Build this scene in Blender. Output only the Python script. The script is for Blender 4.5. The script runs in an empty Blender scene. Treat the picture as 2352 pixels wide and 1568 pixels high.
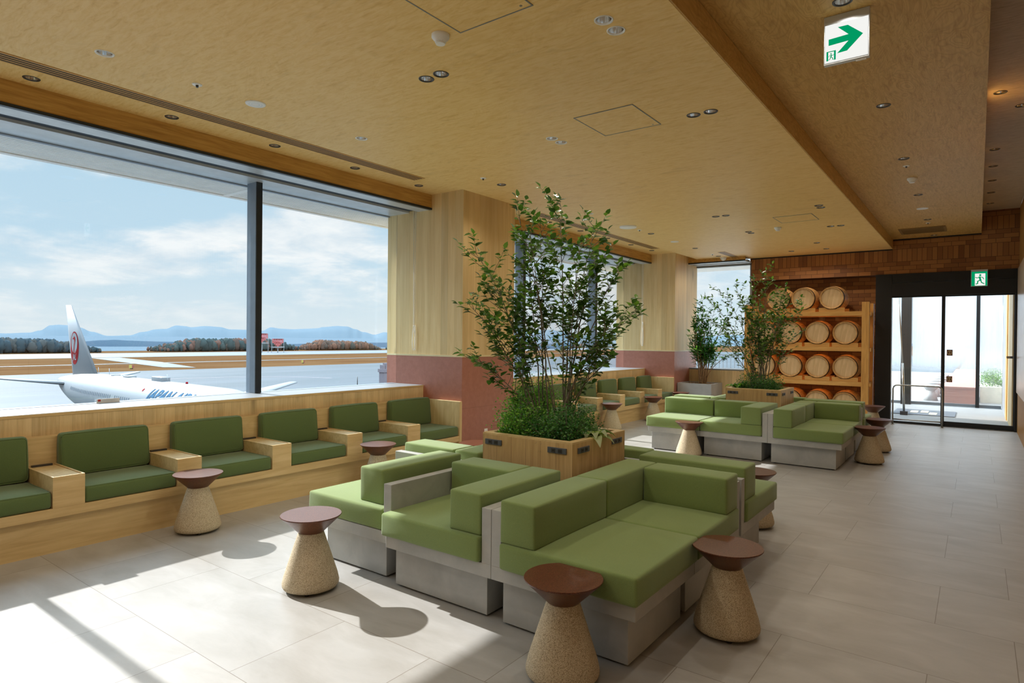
import bpy, bmesh, math, random
from mathutils import Vector, Matrix, noise as mnoise
COL = bpy.context.scene.collection
SC = bpy.context.scene
PI = math.pi

# ------------------------------------------------------------------ helpers
def tag(o, label=None, cat=None, group=None, kind=None):
    if label: o['label'] = label
    if cat: o['category'] = cat
    if group: o['group'] = group
    if kind: o['kind'] = kind
    return o

def empty(name, loc=(0, 0, 0), rz=0.0, label=None, cat=None, group=None, kind=None):
    o = bpy.data.objects.new(name, None)
    o.empty_display_size = 0.05
    o.location = loc
    o.rotation_euler = (0, 0, rz)
    COL.objects.link(o)
    return tag(o, label, cat, group, kind)

def children(o):
    return [c for c in bpy.data.objects if c.parent is o]

def copy_tree(o, parent=None):
    c = o.copy()
    COL.objects.link(c)
    c.parent = parent
    for ch in children(o):
        copy_tree(ch, c)
    return c

class MB:
    def __init__(self):
        self.v = []; self.f = []; self.m = []; self.s = []
    def face(self, idx, mi=0, sm=False):
        self.f.append(idx); self.m.append(mi); self.s.append(sm)
    def add(self, verts, faces, mi=0, sm=False):
        b = len(self.v)
        self.v += [tuple(p) for p in verts]
        for f in faces:
            self.face([b + i for i in f], mi, sm)
        return self
    def box(self, x0, x1, y0, y1, z0, z1, mi=0):
        if x0 > x1: x0, x1 = x1, x0
        if y0 > y1: y0, y1 = y1, y0
        if z0 > z1: z0, z1 = z1, z0
        v = [(x0,y0,z0),(x1,y0,z0),(x1,y1,z0),(x0,y1,z0),(x0,y0,z1),(x1,y0,z1),(x1,y1,z1),(x0,y1,z1)]
        return self.add(v, [(0,3,2,1),(4,5,6,7),(0,1,5,4),(1,2,6,5),(2,3,7,6),(3,0,4,7)], mi)
    def prism(self, poly, a, b, axis='z', mi=0):
        """poly: 2D ccw points; extruded along axis from a to b"""
        def P(p, t):
            if axis == 'z': return (p[0], p[1], t)
            if axis == 'y': return (p[0], t, p[1])
            return (t, p[0], p[1])
        n = len(poly)
        v = [P(p, a) for p in poly] + [P(p, b) for p in poly]
        f = [tuple(range(n))[::-1], tuple(range(n, 2*n))]
        f += [(i, (i+1) % n, n+(i+1) % n, n+i) for i in range(n)]
        return self.add(v, f, mi)
    def lathe(self, prof, n=32, cx=0, cy=0, cz=0, sm=True, cap0=True, cap1=True, mi=0):
        """prof: list of (r, z)"""
        b = len(self.v); k = len(prof)
        for r, z in prof:
            for i in range(n):
                a = 2*PI*i/n
                self.v.append((cx + r*math.cos(a), cy + r*math.sin(a), cz + z))
        for j in range(k-1):
            for i in range(n):
                i2 = (i+1) % n
                self.face([b+j*n+i, b+j*n+i2, b+(j+1)*n+i2, b+(j+1)*n+i], mi, sm)
        if cap0 and prof[0][0] > 1e-6: self.face([b+i for i in range(n)][::-1], mi)
        if cap1 and prof[-1][0] > 1e-6: self.face([b+(k-1)*n+i for i in range(n)], mi)
        return self
    def tube(self, path, rad, n=6, mi=0, sm=True, closed=False):
        path = [Vector(p) for p in path]
        if not isinstance(rad, (list, tuple)): rad = [rad]*len(path)
        b = len(self.v); k = len(path)
        up = Vector((0.13, 0.21, 0.97)).normalized()
        for j, p in enumerate(path):
            if closed: t = (path[(j+1) % k] - path[j-1])
            else: t = path[min(j+1, k-1)] - path[max(j-1, 0)]
            if t.length < 1e-9: t = Vector((0, 0, 1))
            t.normalize()
            u = t.cross(up)
            if u.length < 1e-3: u = t.cross(Vector((1, 0, 0)))
            u.normalize(); w = t.cross(u)
            for i in range(n):
                a = 2*PI*i/n
                self.v.append(tuple(p + (u*math.cos(a) + w*math.sin(a))*rad[j]))
        for j in range(k if closed else k-1):
            j2 = (j+1) % k
            for i in range(n):
                i2 = (i+1) % n
                self.face([b+j*n+i, b+j*n+i2, b+j2*n+i2, b+j2*n+i], mi, sm)
        if not closed:
            self.face([b+i for i in range(n)][::-1], mi); self.face([b+(k-1)*n+i for i in range(n)], mi)
        return self
    def cushion(self, x0, x1, y0, y1, z0, z1, r=0.025, puff=0.006, seed=0, nn=5, wr=0.0015, mi=0):
        h = Vector(((x1-x0)/2, (y1-y0)/2, (z1-z0)/2)); c = Vector(((x0+x1)/2, (y0+y1)/2, (z0+z1)/2))
        def line(a):
            e = [a - r*(1-math.cos(t)) if False else a - r + r*math.sin(t) for t in (0, PI/6, PI/3, PI/2)]
            inner = [-(a-r) + 2*(a-r)*i/nn for i in range(nn+1)]
            return [-q for q in e[::-1]][:-1] + inner + e[1:]
        L = [line(h[i]) for i in range(3)]
        key = {}
        def vert(p):
            k = (round(p[0], 5), round(p[1], 5), round(p[2], 5))
            if k in key: return key[k]
            inn = Vector([max(-(h[i]-r), min(h[i]-r, p[i])) for i in range(3)])
            d = Vector(p) - inn
            if d.length > 1e-9: q = inn + d.normalized()*r
            else: q = Vector(p)
            u = [p[i]/h[i] for i in range(3)]
            for i in range(3):
                a, b2 = [j for j in range(3) if j != i]
                if abs(abs(u[i]) - 1) < 1e-4:
                    q[i] += math.copysign(puff*(1-u[a]**2)*(1-u[b2]**2), u[i])
            w = mnoise.noise((q + c)*9 + Vector((seed*3.1, 0, 0)))*wr
            q += Vector((w, w, w))
            key[k] = len(self.v); self.v.append(tuple(q + c)); return key[k]
        for i in range(3):
            a, b2 = [(1, 2), (2, 0), (0, 1)][i]
            for s in (-1, 1):
                for ia in range(len(L[a])-1):
                    for ib in range(len(L[b2])-1):
                        def pt(x, y):
                            p = [0, 0, 0]; p[i] = s*h[i]; p[a] = L[a][x]; p[b2] = L[b2][y]; return vert(p)
                        q = [pt(ia, ib), pt(ia+1, ib), pt(ia+1, ib+1), pt(ia, ib+1)]
                        if len(set(q)) < 4: continue
                        self.face(q if s > 0 else q[::-1], mi, True)
        return self
    def build(self, name, mat, parent=None, org=(0, 0, 0), kind=None, bevel=0, loc=None):
        me = bpy.data.meshes.new(name)
        ox, oy, oz = org
        me.from_pydata([(x-ox, y-oy, z-oz) for x, y, z in self.v], [], self.f)
        mats = mat if isinstance(mat, (list, tuple)) else [mat]
        for m in mats: me.materials.append(m)
        me.polygons.foreach_set('material_index', self.m)
        me.polygons.foreach_set('use_smooth', self.s)
        me.update()
        o = bpy.data.objects.new(name, me)
        COL.objects.link(o)
        if parent is not None: o.parent = parent
        else: o.location = org if loc is None else loc
        if bevel:
            md = o.modifiers.new('bevel', 'BEVEL'); md.width = bevel; md.segments = 2; md.limit_method = 'ANGLE'
            md.harden_normals = False
        if kind: o['kind'] = kind
        return o

def box(name, mat, x0, x1, y0, y1, z0, z1, parent=None, org=None, bevel=0, kind=None):
    if org is None: org = (0, 0, 0)
    return MB().box(x0, x1, y0, y1, z0, z1).build(name, mat, parent, org, kind, bevel)

def struct(name, mat, *b, bevel=0):
    return box(name, mat, *b, bevel=bevel, kind='structure')

# ------------------------------------------------------------------ materials
def srgb(r, g, b):
    f = lambda c: (c/255/12.92) if c/255 <= 0.04045 else ((c/255+0.055)/1.055)**2.4
    return (f(r), f(g), f(b), 1)

class NT:
    def __init__(self, name, world=False):
        if world:
            self.m = bpy.data.worlds.new(name); SC.world = self.m
        else:
            self.m = bpy.data.materials.new(name)
        self.m.use_nodes = True
        self.t = self.m.node_tree; self.t.nodes.clear()
    def n(self, typ, ins=None, **attrs):
        nd = self.t.nodes.new(typ)
        for k, v in attrs.items(): setattr(nd, k, v)
        if ins:
            for k, v in ins.items():
                s = nd.inputs[k]
                if hasattr(v, 'node') or isinstance(v, bpy.types.NodeSocket): self.t.links.new(v, s)
                else: s.default_value = v
        return nd
    def math(self, op, a, b=None, c=None, clamp=False):
        ins = {0: a}
        if b is not None: ins[1] = b
        if c is not None: ins[2] = c
        return self.n('ShaderNodeMath', ins, operation=op, use_clamp=clamp).outputs[0]
    def mix(self, fac, a, b, mode='MIX'):
        nd = self.n('ShaderNodeMix', {}, data_type='RGBA', blend_type=mode)
        for s, v in ((nd.inputs[0], fac), (nd.inputs[6], a), (nd.inputs[7], b)):
            if isinstance(v, bpy.types.NodeSocket): self.t.links.new(v, s)
            else: s.default_value = v
        return nd.outputs[2]
    def ramp(self, fac, stops, interp='LINEAR'):
        nd = self.n('ShaderNodeValToRGB', {0: fac}); nd.color_ramp.interpolation = interp
        e = nd.color_ramp.elements
        while len(e) < len(stops): e.new(0.5)
        for i, (p, c) in enumerate(stops):
            e[i].position = p; e[i].color = c if len(c) == 4 else (*c, 1)
        return nd.outputs[0]
    def coords(self, scale=(1, 1, 1), loc=(0, 0, 0), kind='Object'):
        tc = self.n('ShaderNodeTexCoord')
        mp = self.n('ShaderNodeMapping', {'Vector': tc.outputs[kind], 'Scale': scale, 'Location': loc})
        return mp.outputs[0]
    def xyz(self, vec):
        s = self.n('ShaderNodeSeparateXYZ', {0: vec}); return s.outputs[0], s.outputs[1], s.outputs[2]
    def comb(self, x=0.0, y=0.0, z=0.0):
        return self.n('ShaderNodeCombineXYZ', {0: x, 1: y, 2: z}).outputs[0]
    def noise(self, vec, scale=5, detail=3, rough=0.55, dist=0.0):
        return self.n('ShaderNodeTexNoise', {'Vector': vec, 'Scale': scale, 'Detail': detail, 'Roughness': rough, 'Distortion': dist}).outputs[0]
    def bsdf(self, color, rough=0.5, metal=0.0, spec=0.5, bump=None, bump_s=0.2, bump_d=0.01, **kw):
        ins = {'Base Color': color, 'Roughness': rough, 'Metallic': metal, 'Specular IOR Level': spec}
        ins.update(kw)
        b = self.n('ShaderNodeBsdfPrincipled', ins)
        if bump is not None:
            bp = self.n('ShaderNodeBump', {'Height': bump, 'Strength': bump_s, 'Distance': bump_d})
            self.t.links.new(bp.outputs[0], b.inputs['Normal'])
        return b.outputs[0]
    def out(self, sh):
        o = self.n('ShaderNodeOutputMaterial'); self.t.links.new(sh, o.inputs[0]); return self.m

def plain(name, col, rough=0.5, metal=0.0, spec=0.5, var=0.06, vs=6.0, **kw):
    t = NT(name)
    nz = t.noise(t.coords(), vs, 4)
    c2 = tuple(max(0, c*(1-var*2)) for c in col[:3]) + (1,)
    c3 = tuple(min(1, c*(1+var)) for c in col[:3]) + (1,)
    c = t.ramp(nz, [(0.3, c2), (0.7, c3)])
    return t.out(t.bsdf(c, rough, metal, spec, **kw))

def wood(name, light, mid, dark, grain='Z', plank=0.0, planku='XY', gs=1.0, rough=0.45, knots=0.35, seam=0.5, figure=0.35, pvar=0.35):
    """procedural oak: grain axis, optional planks of a width across"""
    t = NT(name)
    v = t.coords()
    x, y, z = t.xyz(v)
    if plank:
        if planku == 'XY': u = t.math('ADD', x, y)
        elif planku == 'X': u = x
        elif planku == 'Y': u = y
        else: u = z
        uu = t.math('DIVIDE', u, plank)
        pid = t.math('FLOOR', uu)
        wn = t.n('ShaderNodeTexWhiteNoise', {'W': t.math('ADD', pid, 0.37)}, noise_dimensions='1D').outputs[0]
        off = t.math('MULTIPLY', wn, 13.0)
    else:
        wn = None; off = 0.0
    lo, hi = 0.9*gs, 14.0*gs
    sc = {'X': (lo, hi, hi), 'Y': (hi, lo, hi), 'Z': (hi, hi, lo)}[grain]
    mp = t.n('ShaderNodeMapping', {'Vector': v, 'Scale': sc}).outputs[0]
    mp = t.n('ShaderNodeVectorMath', {0: mp, 1: t.comb(off, off, off)}, operation='ADD').outputs[0]
    g1 = t.noise(mp, 4.0, 6, 0.65, 0.4)
    sc2 = {'X': (0.5, 3, 3), 'Y': (3, 0.5, 3), 'Z': (3, 3, 0.5)}[grain]
    mp2 = t.n('ShaderNodeMapping', {'Vector': v, 'Scale': sc2}).outputs[0]
    mp2 = t.n('ShaderNodeVectorMath', {0: mp2, 1: t.comb(off, off, off)}, operation='ADD').outputs[0]
    big = t.noise(mp2, 1.6*gs, 2, 0.5, 0.6)
    rings = t.math('SINE', t.math('MULTIPLY', big, 70.0))
    rings = t.math('MULTIPLY_ADD', rings, 0.5, 0.5)
    col = t.ramp(g1, [(0.25, dark), (0.5, mid), (0.72, light)])
    col = t.mix(t.math('MULTIPLY', rings, figure), col, mid, 'MIX')
    if figure > 0:
        line = t.math('POWER', rings, 6.0)
        col = t.mix(t.math('MULTIPLY', line, figure*0.6), col, dark)
    if knots:
        vo = t.n('ShaderNodeTexVoronoi', {'Vector': mp2, 'Scale': 1.1}).outputs[0]
        k = t.math('SUBTRACT', 1.0, t.math('MULTIPLY', vo, 9.0), clamp=True)
        col = t.mix(t.math('MULTIPLY', k, knots*2, clamp=True), col, tuple(c*0.45 for c in dark[:3])+(1,))
    if plank:
        f = t.math('MULTIPLY_ADD', wn, pvar, 1.0-pvar*0.5)
        col = t.mix(1.0, col, t.comb(f, f, f), 'MULTIPLY')
        fr = t.math('FRACT', uu)
        e = t.math('LESS_THAN', fr, 0.0022/plank)
        col = t.mix(t.math('MULTIPLY', e, seam), col, tuple(c*0.4 for c in dark[:3])+(1,))
    return t.out(t.bsdf(col, rough, spec=0.35, bump=g1, bump_s=0.12, bump_d=0.002))

# main palette
M = {}
def veneer(name, c1, c2, c3, grain, fig=0.16):
    """ceiling sheet veneer: pale ground, short soft flecks and faint cathedral figure"""
    t = NT(name); v = t.coords()
    s1 = (1.3, 6, 6) if grain == 'X' else (7, 0.8, 6)
    s2 = (0.5, 1.4, 1) if grain == 'X' else (1.4, 0.5, 1)
    g = t.noise(t.n('ShaderNodeMapping', {'Vector': v, 'Scale': s1}).outputs[0], 6.5, 6, 0.6, 0.7)
    f = t.noise(t.n('ShaderNodeMapping', {'Vector': v, 'Scale': s2}).outputs[0], 2.2, 3, 0.5, 1.0)
    ln = t.math('MULTIPLY_ADD', t.math('SINE', t.math('MULTIPLY', f, 190.0)), 0.5, 0.5)
    col = t.ramp(g, [(0.22, c3), (0.42, c2), (0.60, c1)])
    col = t.mix(t.math('MULTIPLY', t.math('POWER', ln, 3.0), fig), col, c3)
    bl = t.noise(t.n('ShaderNodeMapping', {'Vector': v, 'Scale': s2}).outputs[0], 5.0, 4, 0.6, 0.8)
    k = t.ramp(bl, [(0.60, (0, 0, 0, 1)), (0.74, (1, 1, 1, 1))])
    col = t.mix(t.math('MULTIPLY', k, 0.35), col, tuple(q*0.8 for q in c3[:3])+(1,))
    return t.out(t.bsdf(col, 0.5, spec=0.3))
M['ceil'] = veneer('ceiling_veneer', srgb(248,212,142), srgb(242,202,126), srgb(222,176,98), 'X')
M['ceil_mid'] = veneer('corridor_ceiling_veneer', srgb(214,174,102), srgb(202,160,88), srgb(172,130,64), 'Y', 0.4)
M['ceil_side'] = veneer('side_ceiling_veneer', srgb(212,190,158), srgb(200,176,142), srgb(172,146,112), 'X')
M['fascia'] = wood('fascia_veneer', srgb(220,176,104), srgb(202,156,84), srgb(160,114,54), 'Y', gs=0.6, knots=0.0, figure=0.3)
M['oak_col'] = wood('column_oak', srgb(234,208,156), srgb(226,196,140), srgb(210,176,118), 'Z', 0.118, 'XY', gs=0.25, knots=0.6, figure=0.2, pvar=0.2, seam=0.3)
M['oak_wain'] = wood('wainscot_oak', srgb(228,204,158), srgb(218,192,144), srgb(198,168,120), 'Z', 0.09, 'XY', gs=0.6, knots=0.4, figure=0.3, pvar=0.22, seam=0.4)
M['oak_y'] = wood('bench_oak', srgb(226,198,146), srgb(214,184,130), srgb(190,156,104), 'Y', gs=0.4, knots=0.0, figure=0.35)
M['oak_z'] = wood('bench_end_oak', srgb(226,200,148), srgb(214,186,132), srgb(192,158,108), 'Z', gs=0.5, knots=0.0, figure=0.4)
M['oak_plant'] = wood('planter_oak', srgb(212,180,128), srgb(198,164,112), srgb(172,136,86), 'Z', 0.128, 'XY', gs=0.5, knots=0.0, figure=0.3, pvar=0.14, seam=0.8)
M['rack'] = wood('rack_timber', srgb(228,180,108), srgb(212,160,88), srgb(178,126,62), 'X', gs=0.5, knots=0.0, figure=0.3)
M['rack_z'] = wood('rack_post_timber', srgb(228,180,108), srgb(212,160,88), srgb(178,126,62), 'Z', gs=0.5, knots=0.0, figure=0.3)
M['slat'] = wood('slat_timber', srgb(206,160,92), srgb(184,138,74), srgb(146,102,50), 'Z', gs=0.6, knots=0.0, figure=0.2)
M['barrel_head'] = wood('barrel_head_oak', srgb(222,192,148), srgb(208,176,130), srgb(184,148,102), 'Z', 0.075, 'X', gs=0.6, knots=0.0, figure=0.2, pvar=0.14, seam=0.35)
M['barrel_side'] = wood('barrel_stave_oak', srgb(214,170,112), srgb(194,148,90), srgb(150,106,60), 'Y', 0.06, 'X', gs=0.6, knots=0.0, figure=0.2, pvar=0.2)

def floor_mat():
    t = NT('porcelain_floor_tiles')
    v = t.coords(); x, y, z = t.xyz(v)
    ry = t.math('DIVIDE', t.math('SUBTRACT', y, 1.5275), 0.6575)
    row = t.math('FLOOR', ry); fy = t.math('MULTIPLY', t.math('FRACT', ry), 0.6575)
    par = t.math('FLOORED_MODULO', row, 2.0)
    xs = t.math('ADD', t.math('ADD', x, 0.815), t.math('MULTIPLY', par, 0.955))
    px = t.math('DIVIDE', xs, 1.94)
    pid = t.math('FLOOR', px); u = t.math('MULTIPLY', t.math('FRACT', px), 1.94)
    half = t.math('GREATER_THAN', u, 0.645)
    tid = t.math('ADD', t.math('MULTIPLY_ADD', pid, 2.0, half), t.math('MULTIPLY', row, 17.3))
    wn = t.n('ShaderNodeTexWhiteNoise', {'W': tid}, noise_dimensions='1D').outputs[0]
    def near(a, c, w): return t.math('LESS_THAN', t.math('ABSOLUTE', t.math('SUBTRACT', a, c)), w)
    g = t.math('MAXIMUM', near(fy, 0.0, 0.0035), near(u, 0.0, 0.0035))
    g = t.math('MAXIMUM', g, near(u, 0.645, 0.0018))
    off = t.math('MULTIPLY', wn, 31.0)
    vv = t.n('ShaderNodeVectorMath', {0: v, 1: t.comb(off, off, 0.0)}, operation='ADD').outputs[0]
    n1 = t.noise(t.n('ShaderNodeMapping', {'Vector': vv, 'Scale': (1.0, 2.2, 1)}).outputs[0], 2.2, 6, 0.6, 0.5)
    n2 = t.noise(t.n('ShaderNodeMapping', {'Vector': vv, 'Scale': (2.0, 9.0, 1)}).outputs[0], 6, 6, 0.7, 0.3)
    col = t.ramp(n1, [(0.3, srgb(152,148,141)), (0.55, srgb(167,164,159)), (0.75, srgb(179,177,173))])
    col = t.mix(t.math('MULTIPLY', n2, 0.35), col, srgb(188,185,179))
    f = t.math('MULTIPLY_ADD', wn, 0.07, 0.965)
    col = t.mix(1.0, col, t.comb(f, f, f), 'MULTIPLY')
    col = t.mix(t.math('MULTIPLY', g, 0.75), col, srgb(104,92,74))
    rg = t.math('MULTIPLY_ADD', n2, 0.16, 0.30)
    return t.out(t.bsdf(col, rg, spec=0.45, bump=n2, bump_s=0.05, bump_d=0.002))
M['floor'] = floor_mat()

def brick_mat():
    t = NT('brown_brick_tiles')
    v = t.coords(); x, y, z = t.xyz(v)
    zz = t.math('SUBTRACT', z, 2.86)
    md = t.math('FLOORED_MODULO', zz, 0.48)
    sold = t.math('MULTIPLY', t.math('GREATER_THAN', md, 0.24), t.math('GREATER_THAN', zz, 0.0))
    def br(vec, w, h, off):
        b = t.n('ShaderNodeTexBrick', {'Vector': vec, 'Color1': srgb(170,116,64), 'Color2': srgb(104,60,34), 'Mortar': srgb(56,34,20),
            'Scale': 1.0, 'Mortar Size': 0.003, 'Mortar Smooth': 0.1, 'Bias': -0.25, 'Brick Width': w, 'Row Height': h}, offset=off)
        return b.outputs[0], b.outputs[1]
    xx = t.math('ADD', x, y)
    c1, f1 = br(t.comb(xx, zz, 0.0), 0.215, 0.08, 0.5)
    c2, f2 = br(t.comb(t.math('ADD', zz, 0.24), xx, 0.0), 0.24, 0.08, 0.0)
    c = t.mix(sold, c1, c2)
    n = t.noise(v, 30, 4)
    c = t.mix(t.math('MULTIPLY', n, 0.2), c, srgb(168,112,62))
    return t.out(t.bsdf(c, 0.55, spec=0.35, bump=n, bump_s=0.2, bump_d=0.003))
M['brick'] = brick_mat()

def concrete(name, a, b, sc=4.0):
    t = NT(name)
    v = t.coords()
    n1 = t.noise(v, sc, 6, 0.6, 0.7); n2 = t.noise(v, sc*9, 5, 0.7)
    c = t.ramp(n1, [(0.3, a), (0.7, b)])
    c = t.mix(t.math('MULTIPLY', n2, 0.18), c, tuple(min(1, q*1.25) for q in b[:3])+(1,))
    return t.out(t.bsdf(c, 0.55, spec=0.3, bump=n2, bump_s=0.12, bump_d=0.002))
M['conc'] = concrete('sofa_base_grey', srgb(156,157,154), srgb(180,180,176))
M['conc_grey'] = concrete('grey_trough', srgb(160,160,158), srgb(184,184,182), 3)

def fabric(name, a, b):
    t = NT(name)
    v = t.coords()
    n1 = t.noise(v, 620, 2, 0.6); n2 = t.noise(v, 3, 3)
    c = t.ramp(n1, [(0.35, a), (0.65, b)])
    c = t.mix(t.math('MULTIPLY', n2, 0.15), c, a)
    return t.out(t.bsdf(c, 0.92, spec=0.15, bump=n1, bump_s=0.25, bump_d=0.001, **{'Sheen Weight': 0.25, 'Sheen Roughness': 0.5}))
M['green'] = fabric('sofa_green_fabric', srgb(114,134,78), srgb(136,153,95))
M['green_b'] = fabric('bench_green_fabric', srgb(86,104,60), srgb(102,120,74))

def speckle(name, base, d1, d2, sc=160, rough=0.6, spec=0.3, amt=0.8):
    t = NT(name)
    v = t.coords()
    vo = t.n('ShaderNodeTexVoronoi', {'Vector': v, 'Scale': sc}).outputs[1]
    s = t.n('ShaderNodeSeparateColor', {0: vo}).outputs[0]
    c = t.ramp(s, [(0.0, d1), (0.22, d1), (0.34, base), (0.8, base), (0.92, d2)], 'LINEAR')
    n = t.noise(v, 5, 3)
    c = t.mix(t.math('MULTIPLY', n, 0.25), c, base)
    return t.out(t.bsdf(c, rough, spec=spec, bump=s, bump_s=0.15, bump_d=0.001))
M['cork'] = speckle('pale_granulate', srgb(198,182,152), srgb(130,110,84), srgb(222,208,182), 520, 0.75, 0.2)
M['rust'] = speckle('rust_lacquered_granulate', srgb(94,50,32), srgb(62,32,21), srgb(140,88,58), 560, 0.33, 0.5)

def plaster():
    t = NT('terracotta_panel')
    v = t.coords()
    n = t.noise(v, 14, 5, 0.6, 0.4); n2 = t.noise(v, 60, 3)
    c = t.ramp(n, [(0.3, srgb(164,104,84)), (0.7, srgb(176,116,96))])
    x, y, z = t.xyz(v)
    l = t.math('LESS_THAN', t.math('ABSOLUTE', t.math('SUBTRACT', z, 0.66)), 0.002)
    c = t.mix(t.math('MULTIPLY', l, 0.5), c, srgb(110,62,48))
    return t.out(t.bsdf(c, 0.42, spec=0.5, bump=n, bump_s=0.35, bump_d=0.006))
M['terra'] = plaster()
M['black'] = plain('black_steel', srgb(34,36,38), 0.45, 0.0, 0.4)
M['frame'] = plain('anodised_frame', srgb(128,138,148), 0.4, 0.2, 0.5)
M['frame_dark'] = plain('dark_frame_side', srgb(48,54,60), 0.4, 0.3)
M['head_grey'] = plain('satin_head_panel', srgb(214,220,224), 0.35, 0.25)
M['slate'] = plain('slate_blind_slot', srgb(52,66,82), 0.5)
M['sill'] = plain('white_sill', srgb(132,135,137), 0.45, 0, 0.5, var=0.02)
M['white'] = plain('white_plastic', srgb(244,243,238), 0.4, 0, 0.5, var=0.02)
M['cream'] = plain('cream_strip', srgb(226,208,160), 0.4)
M['louvre'] = plain('louvre_white', srgb(240,240,236), 0.5, 0, 0.4, var=0.03)
M['chrome'] = plain('downlight_reflector', (0.85, 0.84, 0.82, 1), 0.18, 1.0, var=0.01)
M['steel'] = plain('satin_steel', srgb(170,166,158), 0.28, 1.0, var=0.03)
M['dark'] = plain('dark_slot', srgb(20, 18, 16), 0.7)
M['charcoal'] = plain('charcoal_plate', srgb(84,88,94), 0.45)
M['rim'] = plain('dark_rim', srgb(58,54,50), 0.4)
M['hoop'] = plain('barrel_hoop', srgb(42,38,36), 0.5, 0.0, 0.3)
M['soil'] = plain('bark_soil', srgb(70,52,38), 0.95, var=0.4, vs=60)
M['gravel'] = plain('pebble_mulch', srgb(170,150,126), 0.9, var=0.4, vs=90)
M['panel_w'] = plain('pale_wall_panel', srgb(206,180,150), 0.25, 0, 0.5, var=0.04)

def glass(name, refl=0.07, tint=(1, 1, 1, 1)):
    t = NT(name)
    tr = t.n('ShaderNodeBsdfTransparent', {'Color': tint}).outputs[0]
    gl = t.n('ShaderNodeBsdfGlossy', {'Color': (1, 1, 1, 1), 'Roughness': 0.0}).outputs[0]
    lw = t.n('ShaderNodeLayerWeight', {'Blend': 0.18}).outputs[0]
    f = t.math('MULTIPLY_ADD', lw, 0.35, refl*0.4)
    sh = t.n('ShaderNodeMixShader', {0: f, 1: tr, 2: gl}).outputs[0]
    return t.out(sh)
M['glass'] = glass('window_glass')
def frosted():
    t = NT('misted_glass')
    tr = t.n('ShaderNodeBsdfTransparent', {'Color': (1, 1, 1, 1)}).outputs[0]
    tl = t.n('ShaderNodeBsdfTranslucent', {'Color': (0.9, 0.92, 0.94, 1)}).outputs[0]
    df = t.n('ShaderNodeBsdfDiffuse', {'Color': (0.85, 0.87, 0.9, 1)}).outputs[0]
    m1 = t.n('ShaderNodeMixShader', {0: 0.5, 1: tl, 2: df}).outputs[0]
    v = t.coords(); x, y, z = t.xyz(v)
    streak = t.noise(t.n('ShaderNodeMapping', {'Vector': v, 'Scale': (9, 9, 0.5)}).outputs[0], 2, 4)
    h = t.n('ShaderNodeMapRange', {'Value': z, 'From Min': 0.75, 'From Max': 1.45, 'To Min': 0.06, 'To Max': 0.93}).outputs[0]
    f = t.math('MULTIPLY', h, t.math('MULTIPLY_ADD', streak, 0.5, 0.72), clamp=True)
    return t.out(t.n('ShaderNodeMixShader', {0: f, 1: tr, 2: m1}).outputs[0])
M['frost'] = frosted()

def emis(name, col, s):
    t = NT(name)
    return t.out(t.n('ShaderNodeEmission', {'Color': col, 'Strength': s}).outputs[0])
M['lamp'] = emis('lamp_lens', (1, 0.9, 0.76, 1), 0.9)
M['lit_white'] = emis('lit_sign_white', (1, 1, 0.96, 1), 0.78)
M['lit_green'] = emis('lit_sign_green', srgb(0, 150, 96), 0.9)

def leaf(name, a, b, c, gloss=0.35):
    t = NT(name)
    g = t.n('ShaderNodeNewGeometry')
    col = t.ramp(g.outputs['Random Per Island'], [(0.0, a), (0.55, b), (1.0, c)])
    bs = t.bsdf(col, gloss, spec=0.5)
    tl = t.n('ShaderNodeBsdfTranslucent', {'Color': t.mix(1.0, col, (1.0, 1.25, 0.5, 1), 'MULTIPLY')}).outputs[0]
    return t.out(t.n('ShaderNodeMixShader', {0: 0.4, 1: bs, 2: tl}).outputs[0])
M['leaf'] = leaf('shrub_leaf', srgb(56,84,38), srgb(78,114,50), srgb(124,154,74))
M['leaf_dense'] = leaf('glossy_shrub_leaf', srgb(42,88,44), srgb(64,122,58), srgb(118,168,76))
M['fern'] = leaf('fine_groundcover_leaf', srgb(70,130,50), srgb(112,170,66), srgb(176,216,108), 0.4)
M['fern_dark'] = leaf('dark_groundcover_leaf', srgb(46,96,48), srgb(74,130,64), srgb(122,170,96), 0.4)
M['hosta'] = leaf('variegated_leaf', srgb(86,112,66), srgb(150,162,108), srgb(206,210,170), 0.4)
M['broad'] = leaf('broad_bright_leaf', srgb(60,110,40), srgb(110,160,50), srgb(150,190,70), 0.3)
M['bark'] = plain('grey_bark', srgb(128,118,102), 0.8, var=0.25, vs=30)
M['bark_tan'] = plain('tan_bark', srgb(156,122,86), 0.8, var=0.25, vs=30)
# ------------------------------------------------------------------ room shell
YN, YS = 14.05, -3.2          # end wall, near end behind the camera
XE = 0.575                    # east wall face
XG = -6.42                    # window glass plane
XW = -5.89                    # wainscot face
C1A, C1B, C2A = 5.94, 7.03, 12.83
XC = -5.21                    # column east face

struct('floor', M['floor'], -6.6, 1.0, YS, 14.1, -0.2, 0.0)

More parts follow.
